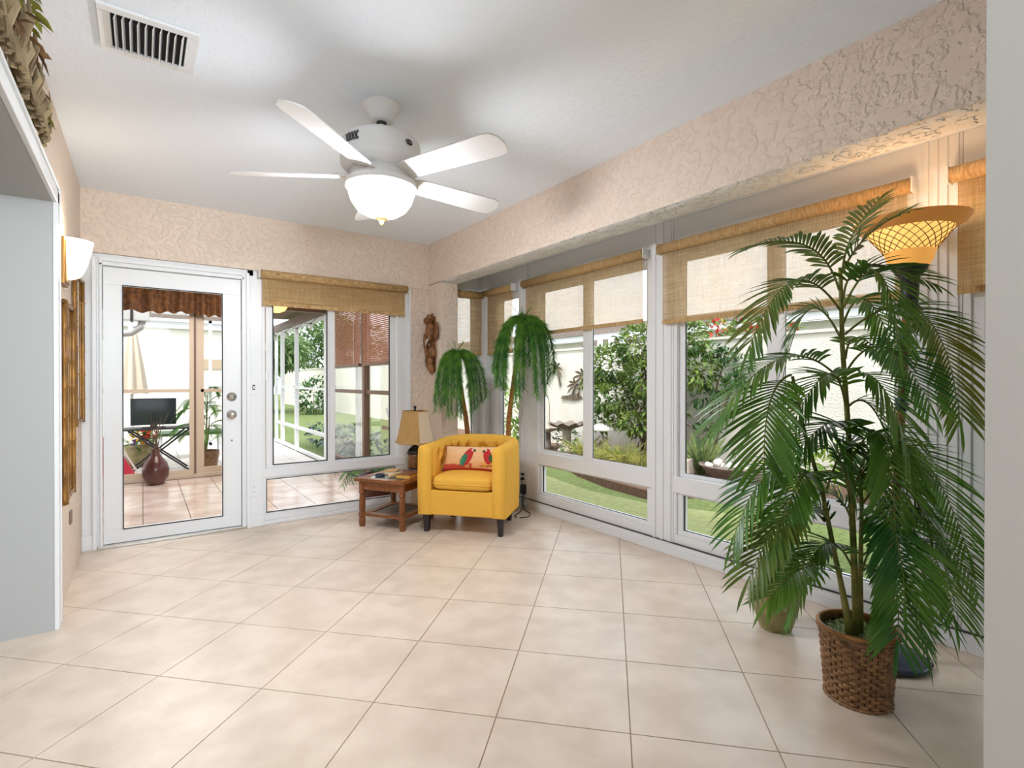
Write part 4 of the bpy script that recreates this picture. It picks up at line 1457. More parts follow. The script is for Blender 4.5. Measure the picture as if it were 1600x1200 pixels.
B().box(.05, .05, .092, TL - .05, TW - .05, .101).build('shelf_panel', mat('cane_panel', (112, 98, 84), 0.6, col2=(84, 72, 60), nscale=80), sh)
prof = [(.024, 0), (.024, .012), (.027, .02), (.027, .06), (.022, .068), (.028, .080), (.028, .115), (.020, .122), (.025, .135), (.026, .20), (.022, .255), (.018, .262), (.028, .272), (.028, .285), (.022, .292), (.027, .302), (.027, .368)]
l0 = B().lathe(prof, n=10).build('leg', M_WOOD, table)
for x, y in ((0, TW), (TL, 0), (TL, TW)):
    copy_part(l0, (x, y, 0))

lamp = thing('table_lamp', 'dark urn table lamp with tan panelled shade on the side table', 'lamp', (1.885, 4.075, 0.395), 0.35)
M_LBASE = mat('amber_crackle', (120, 76, 34), 0.3, col2=(74, 50, 30), nscale=40)
M_LBLACK = mat('dark_bronze', (40, 38, 38), 0.35, 0.3)
B().lathe([(.072, 0), (.074, .018), (.066, .03), (.068, .045)], n=24).build('foot', M_LBLACK, lamp, smooth=True)
B().lathe([(.060, .045), (.064, .06), (.066, .11), (.064, .160), (.060, .172)], n=24).build('urn', M_LBASE, lamp, smooth=True)
B().lathe([(.068, .170), (.070, .182), (.066, .192), (.060, .205), (.034, .222), (.026, .232), (.014, .24), (.014, .262), (.006, .268), (.006, .30)], n=24).build('lid', M_LBLACK, lamp, smooth=True)
M_LSH = mat('tan_lamp_silk', (198, 160, 100), 0.8, col2=(186, 148, 90), nscale=90, stretch=(1, 1, 0.05), translucent=0.3)
M_LSH2 = mat('cream_lamp_silk', (226, 212, 188), 0.8, translucent=0.3)
sh = None
for k in range(6):
    a0, a1 = 2 * PI * k / 6, 2 * PI * (k + 1) / 6

    def shade_fn(u, v, a0=a0, a1=a1):
        r = 0.170 - 0.062 * v ** 0.75
        p0, p1 = Vector((math.cos(a0), math.sin(a0), 0)), Vector((math.cos(a1), math.sin(a1), 0))
        p = p0.lerp(p1, u) * r
        return (p.x, p.y, 0.265 + 0.265 * v)
    o = B().grid(shade_fn, 6, 9).build('shade_panel', M_LSH2 if k == 4 else M_LSH, lamp)
    o.modifiers.new('thick', 'SOLIDIFY').thickness = 0.003
for z, r in ((0.265, .171), (0.53, .109)):
    B().tube([(r * math.cos(2 * PI * k / 6), r * math.sin(2 * PI * k / 6), z) for k in range(7)], 0.005, 6, cap=False).build('shade_trim', M_LSH, lamp)
B().tube([(0, 0, .30), (0, 0, .545)], 0.004, 6).build('stem', M_LBLACK, lamp)
b = B().ball((0, 0, .562), (.013, .013, .015), 10, 7)
b.lathe([(.009, .530), (.012, .54), (.005, .55)], n=10)
b.build('finial', M_LBLACK, lamp, smooth=True)
for k in range(3):
    a = 2 * PI * k / 3
    B().tube([(0, 0, .53), (.108 * math.cos(a), .108 * math.sin(a), .53)], 0.003, 5).build('spider_arm', M_LBLACK, lamp)


def on_table(u, v):
    c, s = math.cos(TA), math.sin(TA)
    return (1.662 + u * c - v * s, 3.828 + u * s + v * c, 0.395)


p = on_table(.155, .040)
t = thing('book', 'yellow edged hardcover book in front of the table lamp', 'book', p, TA + 0.12)
B().box(-.085, -.045, .004, .105, .075, .030).build('pages', mat('yellowed_pages', (222, 176, 84), 0.8), t)
B().box(-.088, -.050, 0, .108, .077, .004).box(-.088, -.050, .030, .108, .077, .034).box(-.088, .073, 0, .108, .077, .034).build('cover', mat('brown_book_cover', (120, 74, 40), 0.5), t, bevel=0.001)
p = on_table(.10, .285)
t = thing('coaster', 'small round dark blue dish at back of side table', 'coaster', p)
B().lathe([(.040, 0), (.042, .012), (.038, .016), (.032, .008), (0, .007)], n=24, cap=False).build('dish', mat('dark_blue_glaze', (34, 52, 74), 0.2), t, smooth=True)
p = on_table(.155, .175)
t = thing('wooden_tray_piece', 'small beige carved wooden piece lying left of the lamp', 'ornament', p, 0.5)
B().slab([(-.08, -.02), (-.03, -.035), (.05, -.03), (.085, -.005), (.05, .03), (-.02, .03), (-.07, .02)], (0, 0, 0), (1, 0, 0), (0, 1, 0), (0, 0, .022)).build('body', mat('pale_wood', (206, 178, 134), 0.5), t, bevel=0.005)
p = on_table(.26, .285)
t = thing('notebook', 'pale tan notebook lying behind the lamp on side table', 'book', p, TA + .3)
B().box(-.075, -.05, .003, .075, .05, .021).build('pages', mat('cream_pages', (226, 214, 190), 0.8), t)
B().box(-.077, -.052, 0, .077, .052, .003).box(-.077, -.052, .021, .077, .052, .024).build('cover', mat('tan_cover', (196, 156, 104), 0.6), t)

# potted plant on the lanai floor behind the low window light
t = thing('lanai_plant', 'dark brown pot with drooping fern behind the side table window', 'plant', (1.90, 4.98, 0))
B().lathe([(.12, 0), (.15, .05), (.17, .24), (.18, .26), (.165, .26), (.15, .22)], n=20).build('pot', mat('dark_brown_pot', (84, 46, 26), 0.4), t, smooth=True)
r = random.Random(70)
for k in range(14):
    a = k * 2 * PI / 14 + r.uniform(-.2, .2)
    b = B()
    P0 = Vector((0, 0, .24)); P2 = Vector((math.cos(a) * .42, math.sin(a) * .20, .24 + r.uniform(-.08, .12))); P1 = Vector((math.cos(a) * .22, math.sin(a) * .1, .50))
    pts = [bez(P0, P1, P2, i / 10) for i in range(11)]
    b.tube(pts, .003, 4)
    for i in range(2, 20):
        q = bez(P0, P1, P2, i / 20); tg = (bez(P0, P1, P2, min(i / 20 + .03, 1)) - q).normalized()
        sd = tg.cross(Vector((0, 0, 1))).normalized()
        for s in (-1, 1):
            b.leaf(q, sd * s + tg * .6, (0, 0, 1), .075, .014, .4, 2)
    b.build('frond', M_FERN, t)

# ------------------------------------------------------------------ slim artificial palms with drooping fronds
def droop_frond(seed, L, out, drop, width):
    r = random.Random(seed)
    b = B()
    P0, P1, P2, P3 = Vector((0, 0, 0)), Vector((out * .42, 0, .13)), Vector((out * 1.0, 0, .0)), Vector((out * 1.02, 0, -drop))
    pts = []
    for i in range(25):
        t = i / 24
        pts.append(P0 * (1 - t) ** 3 + P1 * (3 * t * (1 - t) ** 2) + P2 * (3 * t * t * (1 - t)) + P3 * t ** 3)
    b.tube(pts, [0.005 - 0.003 * i / 24 for i in range(25)], 5)
    n = int(L * 210)
    for i in range(n):
        t = 0.04 + 0.96 * i / n
        k = min(int(t * 24), 23)
        q = pts[k].lerp(pts[k + 1], t * 24 - k)
        tg = (pts[k + 1] - pts[k]).normalized()
        for s in range(5):
            a = r.uniform(0, 2 * PI)
            sd = tg.cross(Vector((0.1, 1, 0.2))).normalized()
            up = sd.cross(tg)
            d = sd * math.cos(a) + up * math.sin(a) + tg * 0.9
            b.leaf(q, d, (r.uniform(-1, 1), r.uniform(-1, 1), 1), width * r.uniform(.7, 1.25) * (.85 + .5 * t), .013, .2, 1, .2)
    return b


def droop_palm(label, base, trunk, top, protos, n, sc, seed):
    t = thing('artificial_palm', label, 'plant', base)
    b = B().lathe([(.085, 0), (.10, .02), (.11, .16), (.115, .18), (.10, .18), (.095, .15), (0, .15)], base, 18)
    b.build('pot', M_WICKER, t, world=True)
    B().tube(trunk, [.026 - .008 * i / (len(trunk) - 1) for i in range(len(trunk))], 10).build('trunk', M_TRUNK, t, smooth=True, world=True)
    r = random.Random(seed)
    for k in range(n):
        a = 2 * PI * (k * 0.618 % 1.0) + r.uniform(-.15, .15)
        p = protos[k % len(protos)]
        s = sc * r.uniform(.86, 1.08)
        o = copy_part(p, None, None, None, t)
        o.matrix_parent_inverse = t.matrix_basis.inverted()
        o.location = Vector(top) - Vector((0, 0, .02 + .05 * (k / n)))
        o.rotation_euler = (0, r.uniform(-.06, .06), a)
        o.scale = (s * (1.0 - 0.35 * (k / n)) * r.uniform(.9, 1.1), s, s)
    b = B()
    for k in range(5):
        a = k * 1.3
        for i in range(16):
            q = Vector(top) + Vector((math.cos(a) * .02 * i / 4, math.sin(a) * .02 * i / 4, .012 * i / 2))
            for s in range(2):
                b.leaf(q, (math.cos(a + 2 * s - 1), math.sin(a + 2 * s - 1), .8), (0, 0, 1), .035, .009, 0, 1)
    b.build('crown_tuft', M_FERN, t, world=True)
    return t


protos = [droop_frond(101, .80, .27, .52, .054).build('frond', M_FERN), droop_frond(102, .85, .23, .62, .054).build('frond', M_FERN), droop_frond(103, .72, .29, .40, .056).build('frond', M_FERN)]
droop_palm('taller slim artificial palm with long drooping fronds behind the armchair', (2.74, 3.93, 0),
           [(2.74, 3.93, .10), (2.715, 3.89, .5), (2.68, 3.82, .85), (2.66, 3.70, 1.25), (2.63, 3.58, 1.56), (2.62, 3.53, 1.69)], (2.62, 3.53, 1.70), protos, 25, .97, 5)
droop_palm('shorter slim artificial palm leaning between wall column and armchair', (2.50, 4.16, 0),
           [(2.50, 4.16, .10), (2.47, 4.15, .5), (2.41, 4.12, .85), (2.33, 4.09, 1.15), (2.28, 4.05, 1.36), (2.265, 4.04, 1.42)], (2.265, 4.04, 1.43), protos, 23, .88, 9)
for p in protos:
    bpy.data.objects.remove(p)


# ------------------------------------------------------------------ the large potted palm at right
PALM_FRONDS = [
   ((2.12, 0.863, 1.594), (2.117, 0.854, 1.723), (2.253, 0.795, 1.857), 0.13),
   ((2.12, 0.863, 1.582), (2.102, 0.803, 1.712), (2.202, 0.708, 1.77), 0.13),
   ((2.109, 0.871, 1.515), (2.027, 0.9, 1.753), (1.769, 1.027, 1.654), 0.13),
   ((2.122, 0.861, 1.484), (2.046, 0.824, 1.663), (2.221, 0.632, 1.521), 0.15),
   ((2.122, 0.861, 1.451), (2.053, 0.709, 1.73), (2.065, 0.668, 1.306), 0.17),
   ((2.126, 0.858, 1.351), (2.434, 0.659, 1.669), (2.537, 0.625, 1.032), 0.17),
   ((2.112, 0.868, 1.439), (1.886, 0.939, 1.696), (1.715, 0.99, 1.3), 0.17),
   ((2.114, 0.866, 1.332), (2.075, 0.963, 1.602), (2.046, 1.025, 1.278), 0.15),
   ((2.114, 0.866, 1.178), (1.888, 0.96, 1.414), (1.653, 1.082, 1.031), 0.19),
   ((1.932, 0.958, 1.199), (1.721, 0.948, 1.175), (1.715, 0.939, 0.896), 0.19),
   ((2.135, 0.851, 1.221), (2.306, 0.798, 1.444), (2.492, 0.707, 1.091), 0.18),
   ((2.133, 0.852, 1.185), (2.096, 0.726, 1.28), (2.093, 0.646, 0.921), 0.2),
   ((2.127, 0.856, 1.261), (2.22, 0.883, 1.422), (2.403, 0.82, 1.267), 0.12),
   ((2.013, 0.923, 0.823), (1.865, 1.004, 0.978), (1.744, 1.064, 0.622), 0.19),
   ((2.072, 0.904, 0.653), (1.853, 0.914, 0.846), (1.694, 0.976, 0.509), 0.18),
   ((2.114, 0.862, 0.47), (1.871, 0.869, 0.601), (1.729, 0.926, 0.441), 0.14),
   ((2.185, 0.824, 0.684), (2.067, 0.664, 0.795), (2.03, 0.639, 0.466), 0.18),
   ((2.193, 0.832, 0.818), (2.391, 0.723, 1.135), (2.552, 0.612, 0.556), 0.2),
   ((2.185, 0.824, 0.629), (2.347, 0.723, 0.867), (2.565, 0.577, 0.382), 0.2),
   ((2.174, 0.819, 0.529), (2.167, 0.696, 0.66), (2.181, 0.629, 0.279), 0.18),
   ((2.168, 0.823, 0.489), (2.12, 0.668, 0.577), (2.033, 0.66, 0.32), 0.16),
   ((2.154, 0.846, 0.688), (2.28, 0.869, 0.993), (2.519, 0.76, 0.794), 0.18),
   ((2.147, 0.852, 0.76), (2.184, 0.913, 1.077), (2.051, 1.043, 0.764), 0.18),
   ((2.155, 0.847, 0.927), (2.052, 0.836, 1.144), (1.868, 0.928, 0.895), 0.18),
   ((2.188, 0.846, 0.587), (2.221, 0.91, 0.901), (2.019, 1.089, 0.582), 0.17),
   ((2.197, 0.828, 0.71), (2.202, 0.698, 0.978), (2.26, 0.598, 0.535), 0.2),
   ((2.14, 0.859, 1.071), (2.18, 0.782, 1.21), (2.211, 0.708, 0.8), 0.19),
   ((2.206, 0.834, 0.563), (2.497, 0.689, 0.684), (2.566, 0.649, 0.27), 0.19),
   ((1.989, 0.942, 1.036), (2.008, 0.978, 1.197), (1.88, 1.116, 0.944), 0.16),
   ((2.002, 0.932, 0.93), (2.009, 0.842, 1.098), (2.021, 0.794, 0.808), 0.16),
   ((2.066, 0.897, 0.715), (1.942, 0.895, 1.017), (1.791, 0.932, 0.635), 0.17),
   ((2.14, 0.859, 1.071), (2.055, 0.859, 1.342), (1.928, 0.935, 1.051), 0.16),
   ((2.164, 0.84, 0.772), (2.131, 0.743, 1.175), (2.226, 0.649, 0.718), 0.18),
   ((2.151, 0.85, 0.868), (2.072, 0.687, 1.208), (2.051, 0.674, 0.674), 0.18),
   ((2.07, 0.895, 0.774), (2.116, 0.821, 1.138), (2.178, 0.756, 0.727), 0.17),
   ((2.169, 0.834, 0.438), (2.017, 0.871, 0.77), (1.93, 0.955, 0.348), 0.15),
   ((2.194, 0.829, 0.446), (2.181, 0.749, 0.824), (2.285, 0.604, 0.349), 0.18),
   ((2.094, 0.876, 0.525), (2.112, 0.945, 0.905), (2.0, 1.029, 0.476), 0.16),
   ((2.161, 0.853, 0.638), (2.211, 0.863, 1.031), (2.371, 0.765, 0.599), 0.17),
   ((2.122, 0.861, 1.392), (2.225, 0.832, 1.632), (2.339, 0.767, 1.263), 0.15),
]
PALM_STEMS = [
   [(2.158, 0.829, 0.251), (2.149, 0.837, 0.572), (2.147, 0.853, 0.975), (2.129, 0.868, 1.309), (2.113, 0.869, 1.594)],
   [(2.109, 0.827, 0.266), (2.083, 0.871, 0.528), (2.056, 0.904, 0.762), (2.005, 0.942, 0.976), (1.946, 0.96, 1.194)],
   [(2.182, 0.824, 0.247), (2.192, 0.83, 0.446), (2.197, 0.828, 0.686), (2.206, 0.835, 0.84)],
   [(2.123, 0.841, 0.256), (2.108, 0.866, 0.441), (2.095, 0.901, 0.65)],
]


def palm_frond(A, C, T, ln, seed):
    r = random.Random(seed)
    A, C, T = Vector(A), Vector(C), Vector(T)
    n = 24
    pts = [bez(A, C, T, i / n) for i in range(n + 1)]
    ra = B().tube(pts, [0.0045 - 0.0033 * i / n for i in range(n + 1)], 5)
    total = sum((pts[i + 1] - pts[i]).length for i in range(n))
    m = max(15, int(total / 0.0195))
    lv = B()
    for i in range(m + 1):
        t = 0.20 + 0.80 * i / m
        q = bez(A, C, T, t)
        tg = (bez(A, C, T, min(t + .02, 1.0)) - bez(A, C, T, max(t - .02, 0))).normalized()
        up = Vector((0, 0, 1)) - tg * tg.z
        if up.length < 0.15:
            up = Vector((0.5, 0.8, 0.2))
        up.normalize()
        sd = tg.cross(up).normalized()
        k = (t - .2) / .8
        L = ln * (0.45 + 0.75 * math.sin(PI * (0.15 + 0.70 * k))) * r.uniform(.92, 1.06) * 0.86
        fw = 0.50 + 0.75 * k
        for s in (-1, 1):
            if i == m and s == 1:
                d = tg
            else:
                d = sd * s + tg * fw + up * r.uniform(.10, .30)
            lv.leaf(q, d, up + sd * r.uniform(-.2, .2), L, .0165, .20 * r.uniform(.6, 1.4), 4, .35)
    return ra, lv


palm = thing('potted_palm', 'tall artificial areca palm in oval brown wicker basket at right', 'plant', (2.17, 0.83, 0))


def bas_r(z):
    return 0.105 + 0.022 * (z / 0.27)


# woven basket: strips passing in front of and behind the stakes
B().lathe([(bas_r(0) - .004, .003), (bas_r(.24) - .004, .243)], (2.17, .83, 0), 48, cap=False).build('inner_wall', mat('dark_basket_inside', (60, 38, 22), 0.8), palm, smooth=True, world=True)
b = B()
NR, NS = 17, 38
r = random.Random(61)
for i in range(NR):
    zc = .010 + .226 * (i + .5) / NR
    hz = .226 / NR * .54
    for k in range(NS // 2):
        a0 = 2 * PI * (2 * k + (i % 2)) / NS - 2 * PI * .42 / NS
        a1 = a0 + 2 * PI * 1.84 / NS
        jz = r.uniform(-.0012, .0012)

        def strip(u, v, a0=a0, a1=a1, zc=zc + jz, hz=hz):
            a = a0 + (a1 - a0) * u
            z = zc + hz * (2 * v - 1)
            rr = bas_r(z) - .004 + .0085 * math.sin(PI * u) ** .7 * (1 - .55 * (2 * v - 1) ** 2)
            return (2.17 + rr * math.cos(a), .83 + rr * math.sin(a), z)
        b.grid(strip, 7, 5)
b.build('woven_strips', M_WICKER, palm, smooth=True, world=True, kind='stuff')
b = B()
for k in range(34):
    a = 2 * PI * (k + .5) / 34
    b.tube([(2.17 + bas_r(0) * math.cos(a), .83 + bas_r(0) * math.sin(a), .003), (2.17 + bas_r(.24) * math.cos(a), .83 + bas_r(.24) * math.sin(a), .262)], .003, 5)
b.build('stakes', M_WICKER, palm, world=True, kind='stuff')
for z, off, m, rad in ((.243, .0, M_WICKER, .0055), (.254, .002, M_WICKER, .0065), (.266, .001, M_WICKER_RIM, .0075), (.006, .0, M_WICKER, .006)):
    pts = []
    for k in range(121):
        a = 2 * PI * k / 120
        rr = bas_r(z) + off + (.002 * math.sin(a * 30) if m is M_WICKER else 0)
        pts.append((2.17 + rr * math.cos(a), .83 + rr * math.sin(a), z))
    B().tube(pts, rad, 7, cap=False).build('rim' if z > .2 else 'base_ring', m, palm, smooth=True, world=True)
r = random.Random(21)


def moss_fn(u, v):
    a = 2 * PI * u
    rr = (bas_r(.25) - .004) * v
    z = .235 + .014 * mnoise.noise(Vector((rr * math.cos(a) * 40, rr * math.sin(a) * 40, 2))) + .010 * mnoise.noise(Vector((rr * math.cos(a) * 90, rr * math.sin(a) * 90, 7)))
    return (2.17 + rr * math.cos(a), .83 + rr * math.sin(a), z)


B().grid(moss_fn, 90, 24, cu=True).build('moss', M_MOSS, palm, smooth=True, world=True, kind='stuff')
for i, s in enumerate(PALM_STEMS):
    pts = []
    for k in range(len(s) - 1):
        for j in range(4):
            pts.append(Vector(s[k]).lerp(Vector(s[k + 1]), j / 4))
    pts.append(Vector(s[-1]))
    pts[0].z = 0.23
    r0 = .0125 if i == 0 else .010
    B().tube(pts, [r0 * (1.0 - .45 * k / (len(pts) - 1)) for k in range(len(pts))], 9).build('stem', M_STEM, palm, smooth=True, world=True)
for i, (A, C, T, ln) in enumerate(PALM_FRONDS):
    ra, lv = palm_frond(A, C, T, ln, 300 + i)
    f = lv.build('frond', M_LEAF_Y if i in (0, 2, 3, 5, 6, 14) else M_LEAF, palm, world=True)
    ra.build('rachis', M_RACHIS, f)

# ------------------------------------------------------------------ olive pot with a small bamboo-like plant
pot = thing('ceramic_pot', 'olive glazed pot with woven pattern and small leafy plant', 'plant', (2.462, 1.292, 0))


def pot_fn(u, v):
    prof = [(.066, 0), (.072, .012), (.090, .07), (.106, .14), (.110, .175), (.104, .205), (.086, .228), (.072, .238), (.070, .25), (.078, .262), (.074, .266), (.064, .258), (.060, .20)]
    x = v * (len(prof) - 1)
    i = min(int(x), len(prof) - 2)
    f = x - i
    rr = prof[i][0] + (prof[i + 1][0] - prof[i][0]) * f
    z = prof[i][1] + (prof[i + 1][1] - prof[i][1]) * f
    a = 2 * PI * u
    if z < .20 and i < 6:
        p, q = 16 * u + z * 26, 16 * u - z * 26
        rr += .0022 * (abs(math.sin(PI * p)) ** .5 + abs(math.sin(PI * q)) ** .5 - 1.2)
    if i == 4 and f > .6 or (i == 5 and f < .3):
        rr += .0025
    return (rr * math.cos(a), rr * math.sin(a), z)


B().grid(pot_fn, 192, 97, cu=True).build('pot', M_POT, pot, smooth=True)
B().lathe([(.060, .0), (.062, .235), (.0, .236)], n=20, cap=False).build('soil', M_MULCH, pot)
r = random.Random(77)
for k in range(11):
    a = r.uniform(0, 2 * PI)
    s = r.uniform(.04, .17)
    h = r.uniform(.32, .45)
    P0, P1, P2 = Vector((.02 * math.cos(a), .02 * math.sin(a), .22)), Vector((s * .4 * math.cos(a), s * .4 * math.sin(a), h)), Vector((s * math.cos(a), s * math.sin(a), h - .02))
    st = B().tube([bez(P0, P1, P2, i / 8) for i in range(9)], .0025, 5).build('stalk', M_STEM, pot)
    b = B()
    for i in range(3, 9):
        q = bez(P0, P1, P2, i / 8)
        for s2 in (-1, 1):
            aa = a + s2 * r.uniform(.5, 1.2)
            b.leaf(q, (math.cos(aa), math.sin(aa), r.uniform(-.1, .5)), (0, 0, 1), r.uniform(.07, .12), .018, .4, 3)
    b.build('leaves', M_LEAF if k % 3 else M_LIME, st)

# ------------------------------------------------------------------ torch floor lamp behind the palm
BX, BY = 2.565, 0.870
tx, ty = 2.640, 0.818
lamp2 = thing('torch_lamp', 'tall torch floor lamp with amber leaf lattice bowl behind palm', 'lamp', (BX, BY, 0))
M_LPOLE = mat('brown_lamp_pole', (96, 54, 26), 0.4, col2=(132, 80, 40), nscale=20)
M_IRON = mat('blue_black_iron', (52, 62, 76), 0.35, 0.3)


def lax(z):
    k = z / 1.66
    return Vector((BX + (tx - BX) * k, BY + (ty - BY) * k, z))


b = B().lathe([(.150, .010), (.150, .020), (.140, .028), (.132, .026), (.12, .034), (.06, .05), (.03, .075), (.022, .11)], (BX, BY, 0), 32)
b.build('base', M_IRON, lamp2, smooth=True, world=True)
for k in range(4):
    a = k * PI / 2 + .5
    B().ball((BX + .14 * math.cos(a), BY + .14 * math.sin(a), .012), (.02, .02, .012), 10, 6).build('foot', M_BLACK, lamp2, smooth=True, world=True)
B().tube([lax(.10), lax(.4), lax(.8), lax(1.2), lax(1.6)], .0165, 12).build('pole', M_LPOLE, lamp2, smooth=True, world=True)
for z in (.55, 1.08, 1.36):
    B().lathe([(.017, -.03), (.026, -.02), (.020, -.008), (.030, 0), (.020, .008), (.026, .02), (.017, .03)], lax(z), 14).build('collar', M_IRON, lamp2, smooth=True, world=True)
B().lathe([(.02, -.20), (.05, -.185), (.03, -.16), (.035, -.05), (.062, -.012), (.066, 0)], lax(1.66), 18).build('cup', M_BLACK, lamp2, smooth=True, world=True)
M_TORCH = mat('amber_alabaster_lit', (232, 170, 88), 0.35, emit=((255, 178, 84), 0.34))
M_TORCH_HOT = mat('amber_alabaster_hot', (236, 186, 110), 0.35, emit=((255, 206, 110), 0.62))
M_TORCH_RIM = mat('amber_alabaster_rim', (206, 140, 70), 0.3, emit=((236, 150, 64), 0.12))
c = lax(1.66)
B().lathe([(.066, .0), (.078, .02), (.090, .062)], c, 40, cap=False).build('shade_collar', M_TORCH, lamp2, smooth=True, world=True)


def torch_fn(u, v):
    a = 2 * PI * u
    rr = .090 + (.152 - .090) * v ** 1.12
    return (c.x + rr * math.cos(a), c.y + rr * math.sin(a), c.z + .062 + .085 * v)


B().grid(torch_fn, 72, 12, cu=True).build('lattice_bowl', M_TORCH_HOT, lamp2, smooth=True, world=True)
lat = B()
for s in (-1, 1):
    for k in range(22):
        pts = []
        for i in range(9):
            v = i / 8
            u = k / 22 + s * .13 * v
            x, y, z = torch_fn(u, v)
            d = Vector((x - c.x, y - c.y, 0)).normalized()
            pts.append(Vector((x, y, z)) + d * .0015)
        lat.tube(pts, .0016, 4)
lat.build('leaf_lattice', mat('brown_lattice_line', (128, 72, 26), 0.5), lamp2, world=True)
B().lathe([(.152, .147), (.190, .168), (.203, .186), (.205, .190), (.200, .190), (.186, .174), (.150, .153)], c, 72, cap=False).build('flared_rim', M_TORCH_RIM, lamp2, smooth=True, world=True)
pl_ = point_light('torch_bulb', (c.x, c.y, c.z + .15), 2.2, .05, (1, .78, .5))


# ------------------------------------------------------------------ ceiling fan
M_FAN = mat('white_fan_enamel', (226, 226, 226), 0.35)
M_BOWL = mat('frosted_bowl_lit', (255, 250, 238), 0.4, emit=((250, 251, 255), 78.0))
FX, FY = 0.946, 2.422
fan = thing('ceiling_fan', 'white five bladed ceiling fan with lit frosted glass bowl', 'fan', (FX, FY, CE))
B().lathe([(.092, 0), (.092, -.012), (.078, -.020), (.076, -.034), (.062, -.050), (.056, -.075), (.040, -.082)], n=36).build('canopy', M_FAN, fan, smooth=True)
B().lathe([(.024, -.078), (.024, -.090), (.017, -.095)], n=20).build('canopy_collar', M_GASKET, fan, smooth=True)
B().cyl((0, 0, -.085), (0, 0, -.16), .0165, n=16).build('downrod', M_FAN, fan, smooth=True)
B().lathe([(.03, -.145), (.110, -.150), (.150, -.162), (.176, -.178), (.186, -.196), (.188, -.250), (.186, -.262), (.192, -.272), (.190, -.300), (.166, -.322), (.150, -.330)], n=56).build('motor_housing', M_FAN, fan, smooth=True)
B().lathe([(.150, -.325), (.146, -.352), (.158, -.368), (.172, -.380), (.174, -.398), (.160, -.408)], n=56).build('light_kit', M_FAN, fan, smooth=True)
B().lathe([(.156, -.405), (.154, -.428), (.142, -.466), (.116, -.502), (.080, -.526), (.036, -.540), (.0, -.542)], n=56, cap=False).build('glass_bowl', M_BOWL, fan, smooth=True)
M_BRASS = mat('cream_brass_finial', (226, 204, 150), 0.3, 0.3)
B().lathe([(.034, -.534), (.036, -.541), (.028, -.548), (.022, -.552), (.012, -.560), (.010, -.570), (.006, -.578), (.0, -.580)], n=20, cap=False).build('finial', M_BRASS, fan, smooth=True)
for k in range(5):
    a = math.radians(5 + 72 * k)
    ex = Vector((math.cos(a), math.sin(a), 0))
    ey = Vector((-math.sin(a), math.cos(a), -0.27)).normalized()
    poly = [(.13, -.045), (.20, -.062), (.45, -.072), (.64, -.078), (.675, -.070), (.700, -.040), (.708, .0), (.70, .035), (.68, .060), (.62, .066), (.45, .062), (.20, .055), (.13, .045)]
    bl = B().slab(poly, (0, 0, -.350), ex, ey, (0, 0, .007)).build('blade', M_FAN, fan, bevel=0.002)
    B().slab([(.10, -.03), (.20, -.04), (.24, 0), (.20, .04), (.10, .03)], (0, 0, -.343), ex, ey, (0, 0, .008)).build('blade_iron', M_FAN, bl)


def on_fan(a, z, r=.189):
    return Vector((r * math.cos(a), r * math.sin(a), z))


# diamond vent and oval badge on the housing, turned to the room
va = math.atan2(-FY, -FX) - 0.78
for k in range(4):
    aa = va + (k - 1.5) * .10
    B().add([on_fan(aa - .045, -.222), on_fan(aa, -.246), on_fan(aa + .045, -.222), on_fan(aa, -.198)], [(0, 1, 2, 3)]).build('vent_opening', M_GASKET, fan)
for k in range(5):
    for z in (-.208, -.236):
        aa = va + (k - 2) * .10
        B().add([on_fan(aa - .030, z), on_fan(aa, z - .009), on_fan(aa + .030, z), on_fan(aa, z + .009)], [(0, 1, 2, 3)]).build('vent_opening', M_GASKET, fan)
ba = math.atan2(-FY, -FX) + 0.72
pts = []
for k in range(28):
    q = 2 * PI * k / 28
    pts.append(on_fan(ba + .115 * math.cos(q), -.226 + .0135 * math.sin(q), .1905))
bd = B().add(pts, [tuple(range(27, -1, -1))]).build('badge', M_BLACK, fan)
wb = B()                                   # raised script on the badge
xs = [(-.085, -.008), (-.078, .006), (-.070, -.006), (-.058, .002), (-.050, -.005), (-.040, .003), (-.030, -.005), (-.018, .003), (-.010, -.005), (.004, .007), (.006, -.005), (.018, .001), (.028, -.005), (.040, .003), (.052, -.005), (.066, .004), (.080, -.004)]
wb.tube([on_fan(ba + u, -.226 + w, .192) for u, w in xs], .0013, 4)
wb.build('badge_script', M_CHROME, bd)

# ------------------------------------------------------------------ wall sconce
M_SCON = mat('sconce_glass_lit', (255, 248, 232), 0.4, emit=((255, 238, 204), 1.5))
M_GOLD = mat('antique_gold', (150, 112, 58), 0.35, 0.6)
sc_ = thing('wall_sconce', 'lit half bowl glass wall sconce on gold back plate', 'lamp', (XL, 3.60, 1.68))
B().box(0, -.085, 0, .020, .085, .245).box(.018, -.070, .012, .027, .070, .232).build('back_plate', M_GOLD, sc_, bevel=.004)


def sconce_fn(u, v):
    a = -PI / 2 + PI * u
    rr = .022 + .083 * min(v, 1) ** .42
    return (.026 + rr * 1.02 * math.cos(a), .098 / .105 * rr * math.sin(a), .035 + .205 * v)


B().grid(sconce_fn, 28, 16).build('glass_shade', M_SCON, sc_, smooth=True)
point_light('sconce_bulb', (XL + .07, 3.60, 1.95), 1.2, .04, (1, .9, .72))

